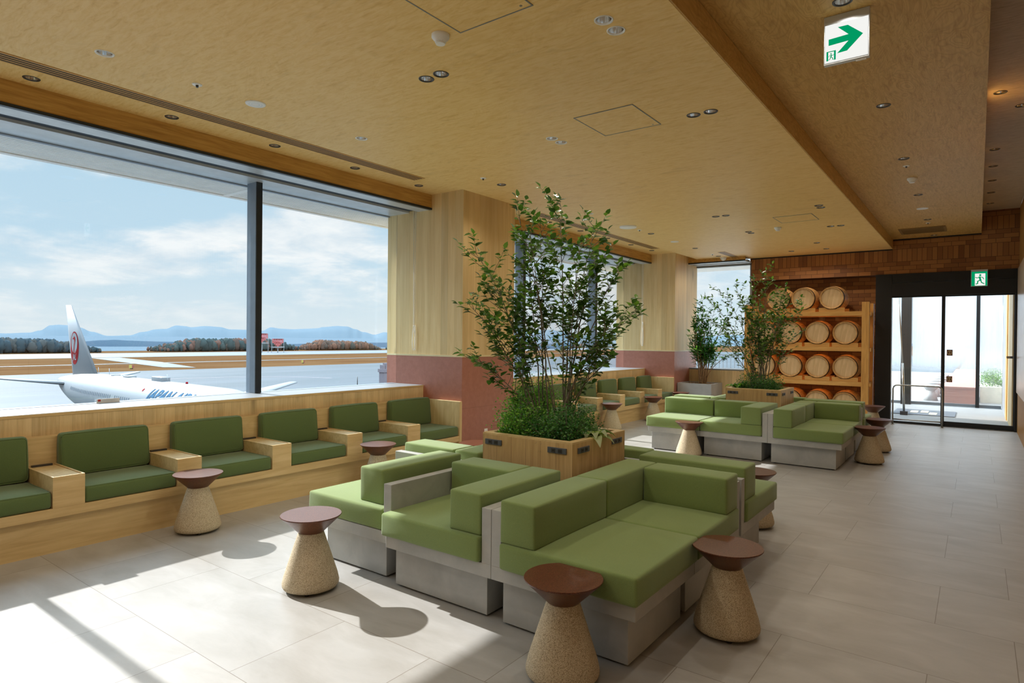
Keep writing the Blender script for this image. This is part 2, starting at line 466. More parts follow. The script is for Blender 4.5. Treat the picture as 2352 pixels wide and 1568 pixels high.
# ceilings with round recesses for the downlights ------------------------------------
def ceiling(name, mat, x0, x1, y0, y1, z, holes, lipz, r=0.047):
    bm = bmesh.new()
    def ring(pts):
        vs = [bm.verts.new((p[0], p[1], z)) for p in pts]
        return [bm.edges.new((vs[i], vs[(i+1) % len(vs)])) for i in range(len(vs))]
    E = ring([(x0, y0), (x1, y0), (x1, y1), (x0, y1)])
    for hx, hy in holes:
        E += ring([(hx + r*math.cos(2*PI*i/20), hy + r*math.sin(2*PI*i/20)) for i in range(20)])
    bmesh.ops.triangle_fill(bm, use_beauty=True, use_dissolve=False, edges=E, normal=(0, 0, -1))
    for f in bm.faces:
        if f.normal.z > 0: f.normal_flip()
    c = [(x0, y0), (x1, y0), (x1, y1), (x0, y1)]
    for i in range(4):
        a, b = c[i], c[(i+1) % 4]
        bm.faces.new([bm.verts.new(p) for p in ((a[0], a[1], z), (b[0], b[1], z), (b[0], b[1], lipz), (a[0], a[1], lipz))])
    me = bpy.data.meshes.new(name); bm.to_mesh(me); bm.free(); me.materials.append(mat)
    o = bpy.data.objects.new(name, me); COL.objects.link(o); o['kind'] = 'structure'
    return o

DL_SINGLE = [(-4.49, 1.64), (-4.485, 3.71), (-4.475, 5.77), (-4.46, 7.81), (-4.44, 9.86), (-4.43, 11.89),
             (-2.36, 12.42), (-2.99, 13.30), (-2.36, 13.31), (-4.43, 13.26)]
DL_PAIR = [(-3.088, 3.12), (-2.95, 3.12), (-1.706, 3.126), (-1.705, 3.273), (-1.836, 4.86), (-1.698, 4.863),
           (-3.077, 4.70), (-3.07, 4.843), (-1.698, 9.033), (-1.701, 9.183), (-3.056, 9.011), (-2.913, 9.015),
           (-3.04, 10.564), (-3.041, 10.715), (-1.851, 10.762), (-1.711, 10.77)]
DL_BACK = [(-4.49, -0.43), (-3.08, 1.15), (-2.94, 1.15), (-1.7, 1.15), (-1.7, -0.6), (-3.0, -0.6), (-4.49, -2.3), (-1.7, -2.4)]
DL_ROW = [(-5.59, 1.564), (-5.575, 2.553), (-5.567, 3.53), (-5.557, 4.51), (-5.543, 5.483), (-5.535, 8.389),
          (-5.522, 9.36), (-5.512, 10.32), (-5.50, 11.28), (-5.489, 12.235)]
DL_MID = [(-0.65, 0.1), (-0.65, 2.1), (-0.65, 4.058), (-0.65, 6.042), (-0.655, 7.908), (-0.655, 9.951), (-0.66, 12.03), (-0.66, 13.853)]
DL_EAST = [(0.15, 7.5), (0.33, 8.026), (0.147, 9.662), (0.147, 10.561), (0.15, 11.484), (0.15, 12.386), (0.153, 13.337)]
ceiling('ceiling', M['ceil'], -5.0, -1.33, YS, YN, 3.35, DL_SINGLE + DL_PAIR + DL_BACK, 3.60)
ceiling('ceiling', M['ceil'], -5.80, -5.0, YS, 13.60, 3.43, DL_ROW, 3.60)
ceiling('ceiling', M['ceil_mid'], -1.33, 0.042, YS, YN, 3.53, DL_MID, 4.00)
ceiling('ceiling', M['ceil_side'], 0.042, XE, YS, YN, 3.925, DL_EAST, 4.00)
struct('ceiling', M['white'], -8.0, 1.2, YS-0.3, 16.0, 4.1, 4.3)             # roof slab
struct('gap_shade_1', M['dark'], -3.97, -1.33, 14.034, 14.05, 3.328, 3.35)  # black strip painted in for the shadow gap between ceiling and brick
struct('gap_shade_2', M['dark'], -1.325, 0.042, 14.034, 14.05, 3.508, 3.53)  # same painted gap shade along the corridor ceiling
struct('trim_3', M['ceil_mid'], -1.335, -1.32, YS, YN-0.02, 3.352, 3.525)

# walls --------------------------------------------------------------------------------
struct('wall_south', M['oak_wain'], -6.6, 1.0, YS-0.2, YS, 0, 4.1)
def east_wall():
    m = MB()
    m.box(XE+0.02, 0.9, YS, 14.3, 0, 4.0)
    y = YS + 0.05
    while y < 14.0:
        m.box(XE, XE+0.025, y, y+0.03, 0.0, 3.92)
        y += 0.055
    m.build('wall_east', M['slat'], kind='structure')
    m = MB(); y = 1.0
    while y < 13.9:
        m.box(XE-0.02, XE+0.0, y, min(y+0.38, 13.98), 0.7, 2.86); y += 0.39
    m.build('wall_east', M['panel_w'], kind='structure', bevel=0.002)
east_wall()

# end wall: brick band above rack and door
struct('wall_north', M['brick'], -3.97, -1.60, 14.05, 14.42, 2.86, 3.43)
struct('wall_north', M['brick'], -1.60, 0.60, 14.05, 14.3, 2.865, 4.0)
struct('wall_north', M['brick'], -4.02, -1.60, 14.42, 14.55, 0, 3.6)           # recessed wall behind the barrels
struct('wall_north', M['brick'], -4.03, -3.965, 14.17, 14.42, 0, 3.43)          # return beside the window

# columns ---------------------------------------------------------------------------------
def column(y0, y1):
    struct('wall_column', M['oak_col'], -6.6, XC, y0, y1, 1.335, 3.6)
    struct('wall_column', M['cream'], -6.6, XC+0.004, y0-0.004, y1+0.004, 1.312, 1.335)
    struct('wall_column', M['terra'], -6.6, XC, y0, y1, 0, 1.312)
column(C1A, C1B)
column(C2A, 14.13)
column(-2.2, -1.05)

# windows along the apron side ---------------------------------------------------------------
def window_bay(n, y0, y1, mull):
    r = empty('window_%d' % n, (XG, y0, 0.9), kind='structure')
    org = (XG, y0, 0.9)
    MB().box(XG-0.006, XG+0.006, y0, y1, 0.9, 3.25).build('glass', M['glass'], r, org)
    m = MB()
    m.box(XG-0.08, XG+0.02, y0, y1, 0.86, 0.932); m.box(-6.61, -6.56, y0, y1, 3.222, 3.27)
    m.build('frame', M['frame'], r, org, bevel=0.004)
    for y in mull:
        mm = MB().box(-6.49, -6.315, y, y+0.075, 0.93, 3.24)
        mm.build('mullion', M['frame'], r, org, bevel=0.003)
        MB().box(-6.317, -6.307, y+0.003, y+0.072, 0.935, 3.24).build('mullion_cover', M['frame_dark'], r, org)
    # blind box: dark nosing, two satin panels, slot between
    struct('trim_4', M['fascia'], -5.80, -5.765, y0, y1, 3.258, 3.43)
    struct('trim_5', M['frame_dark'], -5.80, -5.757, y0, y1, 3.232, 3.258)
    struct('trim_6', M['head_grey'], -6.01, -5.80, y0, y1, 3.236, 3.262)
    struct('trim_7', M['head_grey'], -6.56, -6.18, y0, y1, 3.236, 3.262)
    struct('trim_8', M['slate'], -6.20, -5.99, y0, y1, 3.262, 3.275)
    # sill and wainscot
    struct('trim_9', M['sill'], -6.50, XW-0.004, y0, y1, 0.90, 0.929)
    struct('gap_shade_10', M['oak_y'], XW-0.012, XW+0.004, y0, y1, 0.905, 0.927)
    struct('wall_west', M['oak_wain'], -6.5, XW, y0, y1, 0, 0.905)
    return r
window_bay(1, -1.05, C1A, [1.235, 3.782])
window_bay(2, C1B, C2A, [8.775, 11.33])
struct('wall_west', M['oak_wain'], -6.6, -6.45, YS, -2.2, 0, 3.6)

# end window ------------------------------------------------------------------------------
YG3 = 14.13
w3 = empty('window_3', (-5.2, YG3, 0.93), kind='structure')
o3 = (-5.2, YG3, 0.93)
MB().box(XC, -3.97, YG3-0.005, YG3+0.005, 0.92, 3.25).build('glass', M['glass'], w3, o3)
m = MB(); m.box(XC, -3.97, YG3-0.03, YG3+0.06, 0.88, 0.94); m.box(XC, -3.97, YG3-0.03, YG3+0.06, 3.22, 3.30)
m.box(-4.012, -3.972, YG3-0.03, YG3+0.06, 0.93, 3.25)
m.build('frame', M['sill'], w3, o3, bevel=0.003)
struct('trim_4', M['fascia'], XC, -3.97, 13.576, 13.61, 3.282, 3.43)
struct('trim_5', M['frame_dark'], XC, -3.97, 13.57, 13.61, 3.256, 3.282)
struct('trim_6', M['head_grey'], XC, -3.97, 13.61, 13.76, 3.258, 3.28)
struct('trim_7', M['head_grey'], XC, -3.97, 13.90, 14.15, 3.258, 3.28)
struct('trim_8', M['slate'], XC, -3.97, 13.74, 13.92, 3.28, 3.30)
struct('trim_9', M['sill'], XC, -3.97, 13.70, YG3+0.03, 0.905, 0.935)
struct('wall_north', M['oak_wain'], XC, -3.97, 13.70, 14.3, 0, 0.905)

# sliding glass door -------------------------------------------------------------------------
struct('door_1', M['black'], -1.60, -1.33, 14.02, 14.20, 0, 2.865, bevel=0.003)
struct('door_1', M['black'], 0.535, 0.575, 14.02, 14.20, 0, 2.865)
struct('door_1', M['black'], -1.33, 0.535, 14.03, 14.20, 2.70, 2.865)
struct('door_1', M['black'], -1.33, 0.535, 14.02, 14.20, 2.435, 2.694)
struct('door_1', M['steel'], -1.33, 0.535, 14.03, 14.16, -0.02, 0.004)
def leafdoor(n, x0, x1, rail, yy, stile_r):
    r = empty('door_%d' % n, ((x0+x1)/2, yy, 0), kind='structure'); org = ((x0+x1)/2, yy, 0)
    MB().box(x0+0.01, x1-0.01, yy-0.006, yy+0.006, 0.03, 2.43).build('glass', M['glass'], r, org)
    m = MB(); m.box(x0, x1, yy-0.02, yy+0.02, 0.006, rail); m.box(x0, x1, yy-0.02, yy+0.02, 2.41, 2.44)
    if stile_r: m.box(x1-0.055, x1, yy-0.022, yy+0.022, rail, 2.42)
    else:
        m.box(x0, x0+0.02, yy-0.02, yy+0.02, rail, 2.42); m.box(x1-0.015, x1, yy-0.02, yy+0.02, rail, 2.42)
    m.build('frame', M['black'], r, org, bevel=0.002)
    return r, org
leafdoor(2, -1.33, -0.478, 0.045, 14.06, True)
r3, og3 = leafdoor(3, -0.50, 0.535, 0.095, 14.11, False)
MB().box(0.42, 0.47, 14.09, 14.10, 1.285, 1.325).build('door_lock', M['steel'], r3, og3)
MB().box(0.47, 0.515, 14.09, 14.10, 1.285, 1.325).build('door_lock', M['charcoal'], r3, og3)
for z in (1.37, 0.88):
    e = empty('door_sticker', (-0.405, 14.09, z), label='small brown square notice sticker on the right door pane, %s one' % ('upper' if z > 1 else 'lower'), cat='sticker', group='stickers on the glass door')
    MB().box(-0.45, -0.36, 14.096, 14.099, z-0.055, z+0.055).build('sticker_sheet', plain('sticker_brown_%d' % (z*100), srgb(112,72,56), 0.5), e, (-0.405, 14.09, z))
    m = MB(); m.lathe([(0.030, 0), (0.038, 0.0)], 24, cap0=False, cap1=False)
    m.v = [(-0.405 + a, 14.0945, z + b) for a, b, c in m.v]; m.face
    mm = MB(); mm.v = m.v[:]; mm.f = m.f[:]; mm.m = m.m[:]; mm.s = m.s[:]
    mm.box(-0.41, -0.40, 14.094, 14.0955, z-0.03, z+0.03)
    mm.build('sticker_print', M['cream'], e, (-0.405, 14.09, z))
# ------------------------------------------------------------------ built-in window benches
ORD = ['first', 'second', 'third', 'fourth', 'fifth', 'sixth', 'seventh', 'eighth', 'ninth', 'tenth']

def piped(m, x0, x1, y0, y1, z0, z1, axis, r=0.0035, rc=0.03):
    """tube along a rounded rectangle; axis 'x' = ring lying in y-z at x1, 'z' = ring in x-y at z1"""
    if axis == 'x': A, B, fix = (y0, y1), (z0, z1), x1
    else: A, B, fix = (x0, x1), (y0, y1), z1
    pts = []
    for (ca, cb, a0) in ((A[1]-rc, B[1]-rc, 0), (A[0]+rc, B[1]-rc, 90), (A[0]+rc, B[0]+rc, 180), (A[1]-rc, B[0]+rc, 270)):
        for k in range(4):
            t = math.radians(a0 + 30*k); pts.append((ca + rc*math.cos(t), cb + rc*math.sin(t)))
    P = [((fix, a, b) if axis == 'x' else (a, b, fix)) for a, b in pts]
    m.tube(P, r, 5, closed=True)

def make_bench(y0, y1, arms, end_panels, label, bay):
    r = empty('window_bench', (-5.5, (y0+y1)/2, 0), label=label, cat='bench')
    og = (-5.5, (y0+y1)/2, 0)
    MB().box(-5.80, -5.245, y0, y1, 0, 0.255).build('plinth', M['oak_y'], r, og)
    MB().box(-5.80, -5.21, y0, y1, 0.2545, 0.322).build('seat_deck', M['oak_y'], r, og, bevel=0.002)
    MB().box(-5.885, -5.80, y0, y1, 0.0, 0.757).build('back_panel', M['oak_y'], r, og, bevel=0.003)
    for e0, e1 in end_panels:
        MB().box(-5.80, -5.205, e0, e1, 0.0, 0.755).build('end_panel', M['oak_z'], r, og, bevel=0.002)
    for a in arms:
        m = MB(); b = a+0.198
        m.box(-5.798, -5.21, a, b, 0.3225, 0.534)
        m.box(-5.798, -5.2221, a, a+0.012, 0.5341, 0.543); m.box(-5.798, -5.2221, b-0.012, b, 0.5341, 0.543)
        m.box(-5.222, -5.21, a, b, 0.5341, 0.543)
        arm = m.build('arm_box', M['oak_y'], r, og)
        MB().box(-5.70, -5.235, a+0.02, b-0.02, 0.5341, 0.5385).build('tray_inlay', M['oak_z'], arm, og)
        MB().box(-5.79, -5.765, a+0.035, b-0.03, 0.5345, 0.548).build('cable_slot', M['rim'], arm, og)
    return r
ARMS1 = [1.592 + 0.855*k for k in range(-3, 5)]
ARMS2 = [7.745, 8.60, 9.452, 10.306, 11.153, 11.997]
make_bench(-1.05, C1A, ARMS1, [(C1A-0.045, C1A)], 'long oak window bench with box armrests in the near bay, left of the sunlit floor', 1)
make_bench(C1B, C2A, ARMS2, [(C1B, C1B+0.045), (C2A-0.045, C2A)], 'long oak window bench with box armrests in the far bay, behind the tall potted shrub', 2)

def seat_mesh(w):
    m = MB(); m.cushion(-0.27, 0.27, -w/2, w/2, 0, 0.118, r=0.022, puff=0.008, seed=w)
    return m
def make_seats(arms, ya, yb, bay, far):
    edges = []
    st = [ya] + [a+0.198 for a in arms]; en = arms + [yb]
    segs = [(s, e) for s, e in zip(st, en) if e-s > 0.3]
    n = len(segs)
    for i, (s, e) in enumerate(segs):
        if bay == 1:
            if e < 0.9: continue
            k = i - 2   # ordinal of visible ones
            where = {0: 'cut off by the photo edge', 1: 'leftmost complete seat', 2: 'second complete seat from the left',
                     3: 'third complete seat from the left', 4: 'fourth complete seat from the left', 5: 'last seat against the column panel'}[max(0, min(5, i-2))]
        else:
            where = {0: 'first seat past the column, behind the shrub stems', 1: 'second seat past the near column, behind the shrub', 2: 'third seat past the near column, half behind foliage',
                     3: 'third seat from the far end, beside a round stool', 4: 'second-last but one, fourth seat from the far end'}.get(i, '')
            where = ['first seat past the near column', 'second seat past the near column', 'third seat past the near column',
                     'fourth seat past the near column', 'third seat from the far column', 'second seat from the far column', 'last seat against the far column'][i]
        w = e-s-0.006; yc = (s+e)/2
        bay_t = 'near' if bay == 1 else 'far'
        c = empty('seat_cushion', (-5.485, yc, 0.323), label='green seat cushion, %s window bench, %s' % (bay_t, where), cat='cushion', group='seat cushions of the %s window bench' % bay_t)
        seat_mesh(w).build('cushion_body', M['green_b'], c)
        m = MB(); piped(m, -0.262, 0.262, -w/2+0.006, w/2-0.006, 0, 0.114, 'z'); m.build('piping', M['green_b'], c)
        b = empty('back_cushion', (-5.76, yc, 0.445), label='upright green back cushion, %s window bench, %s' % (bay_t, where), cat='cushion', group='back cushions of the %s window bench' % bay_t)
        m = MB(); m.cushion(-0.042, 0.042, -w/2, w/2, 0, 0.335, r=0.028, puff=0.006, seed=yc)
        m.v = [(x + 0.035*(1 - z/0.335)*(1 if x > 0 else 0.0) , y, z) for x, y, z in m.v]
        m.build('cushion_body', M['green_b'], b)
        m = MB(); piped(m, 0, 0.036, -w/2+0.008, w/2-0.008, 0.008, 0.327, 'x')
        m.v = [(x + 0.035*(1 - z/0.335), y, z) for x, y, z in m.v]
        m.build('piping', M['green_b'], b)
make_seats(ARMS1, -1.05, C1A-0.045, 1, False)
make_seats(ARMS2, C1B+0.045, C2A-0.045, 2, True)

# ------------------------------------------------------------------ sofa islands
T = 0.065
ZB, ZS, ZC, ZT, ZW = 0.26, 0.335, 0.475, 0.70, 0.635
def module(isl, x0, x1, y0, y1, base, walls, backs, seat, label, dx, dy):
    """x0..y1 tray outline; base rect; walls list of rects; seat rect; backs list of rects (all world, shifted dx,dy)"""
    cx, cy = (x0+x1)/2+dx, (y0+y1)/2+dy
    r = empty('sofa_module', (cx, cy, 0), label=label, cat='sofa', group='seat modules around the %s planter' % isl)
    og = (cx, cy, 0)
    sh = lambda q: (q[0]+dx, q[1]+dx, q[2]+dy, q[3]+dy)
    b = sh(base)
    p = MB().box(*b, 0.012, ZB).build('base_box', M['conc'], r, og, bevel=0.003)
    m = MB()
    for px in (b[0]+0.04, b[1]-0.04):
        for py in (b[2]+0.04, b[3]-0.04): m.lathe([(0.018, 0), (0.018, 0.0125)], 10, px, py, 0)
    m.build('glides', M['black'], r, og)
    t = sh((x0, x1, y0, y1))
    m = MB().box(*t, ZB, ZS)
    m.build('seat_tray', M['conc'], r, og, bevel=0.003)
    for wq in walls:
        MB().box(*sh(wq), ZS-0.001, ZW).build('side_panel', M['conc'], r, og, bevel=0.003)
    m = MB(); q = sh(seat); m.cushion(*q, ZS+0.001, ZC, r=0.017, puff=0.006, seed=cx*7)
    m.build('seat_cushion', M['green'], r, og)
    for i, bq in enumerate(backs):
        m = MB(); m.cushion(*sh(bq), ZC-0.002, ZT, r=0.014, puff=0.004, seed=cx*3+i)
        m.build('back_cushion', M['green'], r, og)
    return r

def island(isl, dx, dy, pl, kind):
    # section A, east side (two modules, backs to the west, second one also to the north)
    xr = -1.235
    side = 'front' if isl == 'near' else 'rear'
    module(isl, -2.076, xr, 2.616, 3.36, (-2.05, -1.305, 2.69, 3.34), [(-2.076, -2.076+T, 2.616, 3.36)],
           [(-2.008, -1.785, 2.60, 3.37)], (-2.005, -1.215, 2.585, 3.365), 'green sofa module on grey base, corridor side of the %s planter, nearest the camera' % isl, dx, dy)
    module(isl, -2.076, xr, 3.362, 4.165, (-2.05, -1.31, 3.42, 4.09), [(-2.076, -2.076+T, 3.362, 4.165), (-2.01, xr, 4.10, 4.165)],
           [(-2.008, -1.785, 3.375, 4.095), (-1.78, -1.225, 3.87, 4.095)], (-2.005, -1.215, 3.37, 4.098), 'green corner sofa module right of the %s planter, back cushions on two sides' % isl, dx, dy)
    # section B, north side
    module(isl, -2.01, xr, 4.21, 5.05, (-1.98, -1.32, 4.28, 4.95), [(-2.01, xr, 4.21, 4.275)],
           [(-2.005, -1.235, 4.28, 4.535)], (-2.005, -1.215, 4.28, 5.055), 'green sofa module at the %s planter, far right corner, backrest towards the camera' % isl, dx, dy)
    if isl == 'far': NY = 0.04
    else: NY = 0.0
    module(isl, -2.80, -2.015, 4.40, 5.24, (-2.75, -2.08, 4.48, 5.15), [(-2.80, -2.015, 4.40, 4.44)],
           [(-2.79, -2.02, 4.445, 4.60)], (-2.79, -2.02, 4.445, 5.24), 'green sofa module directly behind the %s planter, mostly hidden' % isl, dx, dy+NY)
    if isl == 'near':
        # U2 south, L back N+E
        module(isl, -2.906, -2.078, 2.616, 3.46, (-2.904, -2.169, 2.70, 3.40), [(-2.143, -2.078, 2.616, 3.46)],
               [(-2.385, -2.155, 2.62, 3.44), (-2.90, -2.39, 3.20, 3.44)], (-2.925, -2.148, 2.59, 3.45), 'green armchair-like sofa module with corner backrest directly in front of the near planter', dx, dy)
        # U1 facing west
        module(isl, -3.72, -2.909, 2.66, 3.46, (-3.65, -3.04, 2.745, 3.40), [(-2.975, -2.909, 2.66, 3.46)],
               [(-3.27, -3.05, 2.715, 3.48)], (-3.745, -2.98, 2.655, 3.46), 'green sofa module left of the near planter facing the window bench, seat sunlit', dx, dy)
        # U0
        module(isl, -3.77, -2.94, 3.49, 4.33, (-3.70, -3.02, 3.60, 4.27), [(-3.77, -2.94, 3.49, 3.555)],
               [(-3.74, -3.20, 3.56, 3.80), (-3.19, -2.96, 3.56, 4.32)], (-3.77, -3.0, 3.56, 4.33), 'green sofa module behind left of the near planter, long sunlit back cushion', dx, dy)
    else:
        module(isl, -3.70, -2.95, 2.616, 3.46, (-3.68, -3.02, 2.70, 3.40), [(-3.70, -2.95, 3.42, 3.46)],
               [(-3.70, -2.975, 3.20, 3.44)], (-3.72, -2.955, 2.59, 3.45), 'green sofa module with straight back and sunny seat, left front of the far planter', dx, dy)
        module(isl, -2.948, -2.078, 2.616, 3.46, (-2.92, -2.169, 2.70, 3.40), [(-2.143, -2.078, 2.616, 3.46)],
               [(-2.41, -2.155, 2.60, 3.44), (-2.955, -2.415, 3.20, 3.44)], (-2.945, -2.148, 2.59, 3.45), 'green sofa module with corner backrest directly in front of the far planter', dx, dy)
        module(isl, -3.70, -2.94, 3.63, 4.45, (-3.66, -3.02, 3.70, 4.37), [(-3.70, -2.94, 3.63, 3.69)],
               [(-3.76, -3.19, 3.70, 3.94), (-3.185, -2.96, 3.70, 4.42)], (-3.76, -3.0, 3.70, 4.43), 'green sofa module behind left of the far planter, only pale back cushion showing', dx, dy)
    # planter
    px0, px1, py0, py1 = pl
    cx, cy = (px0+px1)/2, (py0+py1)/2
    p = empty('wooden_planter', (cx, cy, 0), label='square oak clad planter box with power sockets in the %s sofa island' % isl, cat='planter', group='oak planters of the sofa islands')
    og = (cx, cy, 0); w = 0.055; H = 0.86
    m = MB()
    m.box(px0, px1, py0, py0+w, 0, H-0.012); m.box(px0, px1, py1-w, py1, 0, H-0.012)
    m.box(px0, px0+w, py0+w, py1-w, 0, H-0.012); m.box(px1-w, px1, py0+w, py1-w, 0, H-0.012)
    m.build('planter_box', M['oak_plant'], p, og)
    m = MB()
    m.box(px0, px1, py0, py0+w, H-0.012, H); m.box(px0, px1, py1-w, py1, H-0.012, H)
    m.box(px0, px0+w, py0+w, py1-w, H-0.012, H); m.box(px1-w, px1, py0+w, py1-w, H-0.012, H)
    m.build('rim', M['oak_y'], p, og)
    m = MB()
    i0 = w+0.001
    m.box(px0+i0, px1-i0, py0+i0, py0+i0+0.004, 0.6, H-0.03); m.box(px0+i0, px1-i0, py1-i0-0.004, py1-i0, 0.6, H-0.03)
    m.box(px0+i0, px0+i0+0.004, py0+i0, py1-i0, 0.6, H-0.03); m.box(px1-i0-0.004, px1-i0, py0+i0, py1-i0, 0.6, H-0.03)
    m.build('liner', M['black'], p, og)
    m = MB(); N = 14
    for i in range(N+1):
        for j in range(N+1):
            x = px0+w+0.006 + (px1-px0-2*w-0.012)*i/N; y = py0+w+0.006 + (py1-py0-2*w-0.012)*j/N
            m.v.append((x, y, 0.765 + 0.02*mnoise.noise(Vector((x*9, y*9, 0)))))
    for i in range(N):
        for j in range(N): m.face([i*(N+1)+j, (i+1)*(N+1)+j, (i+1)*(N+1)+j+1, i*(N+1)+j+1], 0, True)
    m.build('soil', M['soil'], p, og)
    def outlet(face, a, z=0.797):
        # a: centre along the face
        L, Hh = 0.075, 0.0195
        o = None
        def bx(mm, u0, u1, z0, z1, d0, d1):
            if face == 's': mm.box(a+u0, a+u1, py0-d1, py0-d0, z+z0, z+z1)
            else: mm.box(px1+d0, px1+d1, a+u0, a+u1, z+z0, z+z1)
            return mm
        o = bx(MB(), -L, L, -Hh, Hh, 0, 0.010).build('socket_plate', M['charcoal'], p, og, bevel=0.002)
        for u in (-0.042, 0.012): bx(MB(), u, u+0.03, -0.013, 0.013, 0.010, 0.0125).build('socket_insert', M['rim'], o, og)
        mm = MB(); bx(mm, -0.035, -0.019, -0.003, 0.004, 0.0125, 0.0135)
        for u in (0.018, 0.026, 0.034): bx(mm, u, u+0.002, -0.006, 0.006, 0.0125, 0.0135)
        mm.build('socket_hole', M['dark'], o, og)
    for a in (px0+0.103, px1-0.118): outlet('s', a)
    for a in (py0+0.142, py1-0.137): outlet('e', a)
    return p
PL1 = (-2.925, -2.155, 3.575, 4.345)
PL2 = (-2.975, -2.205, 9.30, 10.07)
island('near', 0, 0, PL1, 0)
island('far', -0.04, 5.66, PL2, 1)

# ------------------------------------------------------------------ hourglass stools
def make_stool(label):
    r = empty('hourglass_stool', (0, 0, 0), label=label, cat='stool', group='hourglass stools with rust tops')
    m = MB(); m.lathe([(0.150, 0.016), (0.163, 0.022), (0.169, 0.032), (0.170, 0.046), (0.160, 0.09), (0.077, 0.347), (0.075, 0.352)], 40)
    m.build('granulate_base', M['cork'], r)
    m = MB(); m.lathe([(0.0745, 0.350), (0.1805, 0.452)], 48, cap1=False); m.lathe([(0.1805, 0.452), (0.183, 0.4555), (0.181, 0.459)], 48, cap0=False, cap1=False)
    m.lathe([(0.181, 0.459), (0.0, 0.4592)], 48, cap0=False, sm=False)
    m.build('rust_top', M['rust'], r)
    for k in range(4):
        a = PI/4 + k*PI/2
        MB().lathe([(0.014, 0), (0.014, 0.017)], 10, 0.125*math.cos(a), 0.125*math.sin(a), 0).build('foot', M['rim'], r)
    return r
STOOLS = [(-3.287, 2.350, 'hourglass stool standing in the sun patch, casting a round shadow on the floor'),
          (-4.965, 2.492, 'hourglass stool at the near bench, leftmost, in front of an armrest'),
          (-1.512, 2.440, 'nearest hourglass stool with dark rust top at the bottom edge of the photo'),
          (-1.055, 3.355, 'hourglass stool on the corridor side of the near sofa, right of the nearest stool'),
          (-4.93, 4.325, 'hourglass stool by the near bench, left of the sunlit sofa back, top showing'),
          (-3.10, 8.17, 'hourglass stool in front of the far sofa island, half in the sun'),
          (-1.093, 9.16, 'hourglass stool at the right corner of the far sofa island, the front one of two'),
          (-1.118, 10.22, 'hourglass stool at the right corner of the far sofa island, the rear one of two'),
          (-5.02, 9.62, 'hourglass stool at the far bench, nearer one, right behind the near planter rim'),
          (-5.0, 11.28, 'hourglass stool at the far bench, second one, left of the far sofa island'),
          (-5.0, 12.66, 'hourglass stool beside the far column, only its top showing over the sofa back'),
          (-1.50, 5.43, 'hourglass stool behind the near sofa island, partly hidden by a backrest'),
          (-4.19, 5.02, 'hourglass stool beyond the near sofa, sliver of its top left of the planter'),
          (-1.42, 12.3, 'hourglass stool in front of the barrel rack post, mostly hidden behind sofa backs')]
s0 = make_stool(STOOLS[0][2])
for i, (x, y, lb) in enumerate(STOOLS):
    s = s0 if i == 0 else copy_tree(s0)
    s.location = (x, y, 0); s.rotation_euler.z = i*0.4; s['label'] = lb

# ------------------------------------------------------------------ grey trough planter
tr = empty('trough_planter', (-4.82, 13.3, 0), label='grey rectangular trough planter with pebble mulch under the end window', cat='planter')
m = MB(); x0, x1, y0, y1, H, w = -5.19, -4.45, 12.96, 13.66, 0.638, 0.03
m.box(x0, x1, y0, y0+w, 0, H); m.box(x0, x1, y1-w, y1, 0, H); m.box(x0, x0+w, y0+w, y1-w, 0, H); m.box(x1-w, x1, y0+w, y1-w, 0, H)
m.build('trough_body', M['conc_grey'], tr, (-4.82, 13.3, 0), bevel=0.002)
m = MB(); random.seed(4)
m.box(x0+w, x1-w, y0+w, y1-w, 0.5, 0.61)
for i in range(420):
    px, py = random.uniform(x0+w+.01, x1-w-.01), random.uniform(y0+w+.01, y1-w-.01); s = random.uniform(.006, .016)
    m.add([(px-s, py, .615), (px, py-s, .615), (px+s, py, .615), (px, py+s, .615), (px, py, .615+s*1.2)], [(0,1,4), (1,2,4), (2,3,4), (3,0,4)])
tag(m.build('pebble_mulch', M['gravel'], tr, (-4.82, 13.3, 0)), kind='stuff')

# ------------------------------------------------------------------ barrel rack
YF = 13.42
rk = empty('barrel_rack', (-2.8, YF, 0), label='tall timber rack with four shelves carrying wooden barrels', cat='rack')
og = (-2.8, YF, 0)
for (xa, xb) in ((-3.92, -3.80), (-1.755, -1.632)):
    MB().box(xa, xb, YF, YF+0.12, 0, 2.31).build('post', M['rack_z'], rk, og, bevel=0.003)
    MB().box(xa, xb, YF+0.60, YF+0.72, 0, 2.31).build('post', M['rack_z'], rk, og, bevel=0.003)
BZ = [0.095, 0.79, 1.455, 2.135]
for z in BZ:
    MB().box(-3.80, -1.755, YF+0.012, YF+0.09, z-0.082, z).build('shelf_beam', M['rack'], rk, og, bevel=0.002)
    MB().box(-3.80, -1.755, YF+0.63, YF+0.71, z-0.082, z).build('shelf_beam', M['rack'], rk, og, bevel=0.002)
    for xa in (-3.93, -1.765):
        MB().box(xa+0.02, xa+0.11, YF+0.12, YF+0.60, z-0.085, z-0.01).build('cross_rail', M['rack_z'], rk, og)
    MB().box(-1.632, -1.60, YF+0.02, YF+0.08, z-0.08, z-0.015).build('beam_tenon', M['rack'], rk, og)
for z in BZ[1:]:
    MB().box(-3.75, -1.80, YF+0.105, YF+0.12, z-0.05, z-0.035).build('shelf_light', emis('warm_shelf_light_%d' % int(z*100), (1.0, 0.42, 0.10, 1), 6.0), rk, og)
